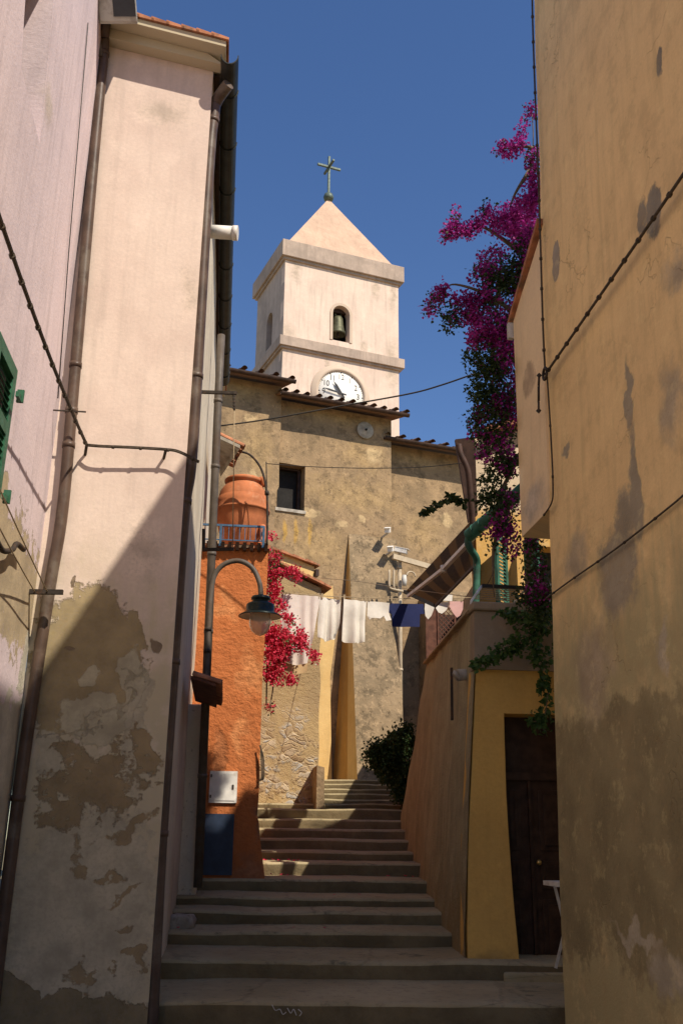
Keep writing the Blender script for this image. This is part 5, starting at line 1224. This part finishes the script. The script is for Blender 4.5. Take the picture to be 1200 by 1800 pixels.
def rvec():
    while True:
        v = Vector((random.uniform(-1, 1), random.uniform(-1, 1), random.uniform(-1, 1)))
        if .05 < v.length < 1: return v.normalized()
def blobs(spec, dens, leafL, mbL, mbF, dz=1.0, clump=True):
    """spec: px,py,rx,ry,depth,flower share -> clusters of leaves and bracts through a rounded volume"""
    for (px, py, rx, ry, d, ff) in spec:
        c = at(px, py, d); ex = (at(px + rx, py, d) - c).length; ez = (at(px, py - ry, d) - c).length; ey = max(.10, min(ex, ez) * dz)
        nC = max(9, int(dens * (rx * ry) / 100))
        for _ in range(nC):
            v = rvec() * random.random() ** .4; v = Vector((v.x * ex, v.y * ey, v.z * ez))
            q = c + v
            if rx * ry > 420 and noise.noise(q * 3.4 + Vector((3, 1, 7))) < -.20: continue
            flower = (noise.noise(q * 2.3) * .8 + .5 + random.uniform(-.3, .3)) < ff
            n = random.randint(4, 8) if flower else random.randint(3, 6); r = leafL * (1.5 if flower else 2.2)
            for _ in range(n):
                o = rvec() * r * random.random() ** .5; dr = (rvec() + o.normalized() * .6 - Z * (.25 if not flower else -.1)).normalized()
                l = leafL * random.uniform(.6, 1.25)
                leaf(mbF if flower else mbL, q + o, dr, rvec(), l * (.8 if flower else 1), l * (.38 if flower else .32))
# magenta bougainvillea beside the jetty
bg_ = thing('bougainvillea', 'tall magenta bougainvillea climbing beside the beige wall', 'bougainvillea', at(905, 1060, 11.9))
sp = [(932, 198, 8, 12, 11.6, .75), (917, 226, 7, 10, 11.6, .6), (893, 262, 22, 9, 11.6, .7), (912, 252, 10, 10, 11.6, .7), (878, 260, 8, 5, 11.6, .4), (936, 282, 12, 20, 11.6, .75), (940, 320, 14, 30, 11.6, .8), (925, 350, 16, 12, 11.6, .7), (940, 365, 20, 24, 11.6, .85),
      (905, 378, 34, 20, 11.5, 1.05), (875, 385, 20, 16, 11.5, .95), (915, 410, 36, 26, 11.5, 1.0), (885, 425, 24, 26, 11.5, .75), (930, 440, 28, 40, 11.7, .55),
      (800, 385, 7, 14, 11.5, .5), (797, 405, 22, 11, 11.5, .75), (785, 415, 10, 8, 11.5, .5), (820, 405, 14, 12, 11.5, .7), (838, 395, 12, 14, 11.5, .7), (853, 370, 8, 14, 11.5, .25),
      (870, 465, 34, 30, 11.6, .62), (850, 490, 26, 22, 11.6, .6), (905, 490, 40, 40, 11.8, .42), (840, 520, 24, 20, 11.6, .5), (815, 530, 26, 12, 11.6, .8), (770, 520, 12, 14, 11.5, .9), (757, 540, 9, 16, 11.5, .9), (778, 508, 7, 7, 11.5, .9), (797, 555, 16, 12, 11.6, .45), (790, 570, 7, 9, 11.6, .2), (828, 560, 20, 16, 11.6, .4),
      (880, 540, 44, 44, 11.9, .38), (860, 580, 30, 34, 11.7, .35), (838, 600, 18, 18, 11.7, .25), (828, 630, 10, 12, 11.7, .15), (890, 600, 34, 40, 11.9, .42), (855, 640, 22, 26, 11.7, .3), (885, 660, 36, 40, 11.9, .5), (836, 668, 10, 14, 11.7, .25), (850, 690, 20, 16, 11.7, .4), (830, 690, 8, 6, 11.7, .2), (865, 720, 30, 26, 11.8, .55), (840, 738, 18, 16, 11.8, .6), (895, 720, 26, 40, 11.9, .5),
      (845, 765, 14, 14, 11.9, .55), (870, 770, 22, 20, 11.9, .6), (898, 780, 20, 34, 11.9, .55), (850, 795, 10, 14, 11.9, .5), (880, 815, 22, 22, 11.9, .45), (900, 830, 18, 30, 11.9, .35), (858, 842, 16, 10, 11.9, .2), (870, 870, 26, 22, 11.9, .2), (895, 880, 22, 28, 11.9, .3), (850, 880, 12, 10, 11.9, .2), (880, 912, 20, 18, 11.9, .45), (872, 935, 12, 10, 11.9, .55), (892, 935, 12, 14, 11.9, .4), (900, 965, 8, 14, 12.2, .5),
      (872, 960, 4, 12, 12.4, .1), (855, 938, 8, 4, 12.3, .0),
      (935, 965, 16, 30, 11.6, .2), (942, 1010, 18, 36, 11.3, .2), (932, 1045, 18, 24, 11.1, .15), (950, 1060, 16, 40, 11.0, .1), (915, 1052, 10, 8, 11.0, .1)]
sp = [(a, b, c, d, (10.0 if b < 345 or (a > 915 and b < 480) else 10.5 if b < 480 else 10.2) + (e - 11.6) * .45, f + (.16 if b < 480 else .02 if b < 860 else 0)) for a, b, c, d, e, f in sp]
mL, mF, mS = MB(), MB(), MB()
blobs(sp, 24, .047, mL, mF)
for br_ in ([(790, 872, 11.8), (770, 885, 11.6), (752, 895, 11.5), (740, 902, 11.5)], [(815, 885, 11.8), (800, 875, 11.8), (790, 872, 11.8)]):
    pts = curve([at(x, y, (10.0 if y < 345 else 10.5 if y < 480 else 10.2) + (d - 11.6) * .45) for x, y, d in br_], 8); mS.tube(pts, .006, 5)
    for p in pts:
        for _ in range(3): leaf(mL, p + rvec() * .02, (rvec() - Z * .6).normalized(), rvec(), .075, .026)
random.seed(21)
for br_ in ([(925, 1060, 12.2), (930, 900, 12.2), (920, 700, 12.0), (915, 520, 11.9), (925, 380, 11.7), (936, 260, 11.6), (934, 190, 11.6)], [(910, 800, 12.1), (880, 860, 12.0), (840, 880, 11.9), (800, 875, 11.8)], [(915, 560, 11.9), (860, 520, 11.7), (800, 500, 11.5), (775, 512, 11.5)], [(910, 440, 11.8), (850, 400, 11.6), (800, 400, 11.5)], [(930, 300, 11.6), (905, 340, 11.6), (893, 372, 11.55)], [(935, 262, 11.6), (925, 258, 11.6), (880, 262, 11.6)], [(900, 930, 12.0), (870, 950, 12.4), (866, 1010, 12.5), (868, 1050, 12.6)]):
    pts = curve([at(x, y, (10.0 if y < 345 else 10.5 if y < 480 else 10.2) + (d - 11.6) * .45) for x, y, d in br_], 6); mS.tube(pts, [max(.006, .03 * (1 - k / len(pts))) for k in range(len(pts))], 6)
mL.build('foliage', M['leaf_dark'], bg_); mF.build('blossom', M['bract_magenta'], bg_); mS.build('stem', M['bark'], bg_)
# vine over the terrace front
vn = thing('vine', 'green leafy vine hanging over the front of the terrace parapet', 'vine', at(935, 1290, 10.75))
mL, mS = MB(), MB()
trail = [[(958, 1040, 10.75), (935, 1110, 10.7), (905, 1135, 10.65), (880, 1148, 10.65), (852, 1160, 10.65), (832, 1168, 10.65)], [(960, 1060, 10.7), (948, 1110, 10.65), (940, 1150, 10.65), (955, 1190, 10.65), (950, 1210, 10.7)], [(965, 1200, 10.7), (955, 1260, 10.6), (932, 1270, 10.6)], [(880, 1075, 10.7), (905, 1085, 10.7), (945, 1090, 10.7)], [(960, 1110, 10.7), (925, 1095, 10.7)]]
for br_ in trail:
    pts = curve([at(*p) for p in br_], 9); mS.tube(pts, .007, 5)
    for p in pts:
        for _ in range(5): leaf(mL, p + rvec() * random.uniform(.01, .07), (rvec() - Z * .5).normalized(), rvec(), random.uniform(.05, .10), random.uniform(.02, .035))
blobs([(952, 1080, 9, 20, 10.75, 0), (908, 1132, 20, 8, 10.65, 0), (890, 1146, 14, 7, 10.65, 0), (955, 1150, 10, 14, 10.7, 0), (950, 1268, 14, 7, 10.6, 0), (905, 1085, 16, 4, 10.72, 0)], 16, .06, mL, mL)
mL.build('foliage', M['leaf_green'], vn); mS.build('stem', M['bark'], vn)
# red bougainvillea behind the orange wall
rd_ = thing('bougainvillea', 'crimson bougainvillea spilling out from behind the orange wall', 'bougainvillea', at(480, 1215, 17.2))
sp = [(478, 942, 7, 5, 17, .95), (484, 978, 9, 9, 17, .95), (479, 1010, 11, 22, 17, .9), (500, 1006, 12, 6, 17, .95), (514, 1004, 8, 6, 17, .9), (522, 1014, 7, 6, 17, .9), (482, 1040, 12, 18, 17, .9), (496, 1062, 6, 8, 17, .95), (502, 1086, 9, 8, 17, .8), (512, 1092, 6, 5, 17, .8), (478, 1072, 8, 12, 17, .7),
      (478, 1118, 14, 20, 17, .95), (490, 1130, 22, 18, 17, .95), (500, 1115, 9, 10, 17, .95), (484, 1155, 20, 22, 17, .92), (505, 1140, 10, 12, 17, .9), (475, 1185, 12, 18, 17, .8), (528, 1122, 10, 16, 17, .95), (520, 1134, 12, 10, 17, .95), (535, 1135, 5, 6, 17, .9), (552, 1155, 7, 8, 16.9, .95), (543, 1148, 5, 4, 16.9, .6), (509, 1194, 10, 8, 17, .9), (496, 1200, 6, 5, 17, .6), (474, 1243, 5, 6, 17, .95), (490, 1178, 10, 8, 17, .7)]
sp = [(a, b, c, d, e - 1.0, f) for a, b, c, d, e, f in sp]
mL, mF, mS = MB(), MB(), MB(); blobs(sp, 34, .056, mL, mF)
for br_ in ([(468, 1240, 17.2), (470, 1150, 17.2), (474, 1060, 17.2), (478, 960, 17.1)], [(474, 1140, 17.2), (500, 1120, 17.1), (530, 1125, 17), (555, 1158, 16.9)], [(474, 1020, 17.1), (500, 1006, 17), (524, 1015, 17)], [(470, 1170, 17.2), (480, 1200, 17.1), (474, 1245, 17)]):
    pts = curve([at(x, y, d - 1.0) for x, y, d in br_], 6); mS.tube(pts, .012, 5)
mL.build('foliage', M['leaf_green'], rd_); mF.build('blossom', M['bract_red'], rd_); mS.build('stem', M['bark'], rd_)
# dark shrub at the right of the upper stairs
shr = thing('shrub', 'dark green shrub at the top right of the stairs', 'shrub', at(700, 1405, 19.5))
mL, mS = MB(), MB()
blobs([(712, 1296, 12, 22, 19.3, 0), (690, 1310, 24, 20, 19.3, 0), (672, 1328, 22, 14, 19.3, 0), (655, 1325, 12, 8, 19.3, 0), (700, 1345, 22, 24, 19.3, 0), (680, 1350, 12, 10, 19.3, 0), (703, 1378, 12, 20, 19.2, 0), (660, 1310, 8, 5, 19.3, 0), (706, 1320, 16, 40, 19.2, 0), (664, 1340, 20, 10, 19.4, 0), (685, 1362, 16, 10, 19.3, 0), (708, 1395, 10, 16, 19.1, 0)], 60, .075, mL, mL)
for br_ in ([(706, 1420, 19.4), (702, 1350, 19.4), (706, 1280, 19.4)], [(702, 1350, 19.4), (680, 1322, 19.3), (655, 1318, 19.3)]):
    mS.tube(curve([at(*p) for p in br_], 6), .02, 6)
mL.build('foliage', M['leaf_dark'], shr); mS.build('stem', M['bark'], shr)
# fallen petals on the steps
mF = MB(); random.seed(5)
for (px, d, n) in ((478, 15.55, 9), (476, 15.2, 8), (470, 14.9, 4), (702, 14.9, 5), (530, 12.0, 2), (505, 15.9, 3), (300, 11.9, 2), (610, 13.4, 2)):
    for _ in range(n):
        q = at(px, 1500, d); q.x += random.uniform(-.25, .3); q.y += random.uniform(-.12, .2); q.z = step_at(q.y - .02) + .03
        dr = Vector((random.uniform(-1, 1), random.uniform(-1, 1), .15)).normalized(); leaf(mF, q, dr, (Z + rvec() * .4).normalized(), .05, .022)
tag(mF.build('fallen_petals', M['bract_red']), 'pink bougainvillea petals fallen on the stone steps', 'petals', kind='stuff')
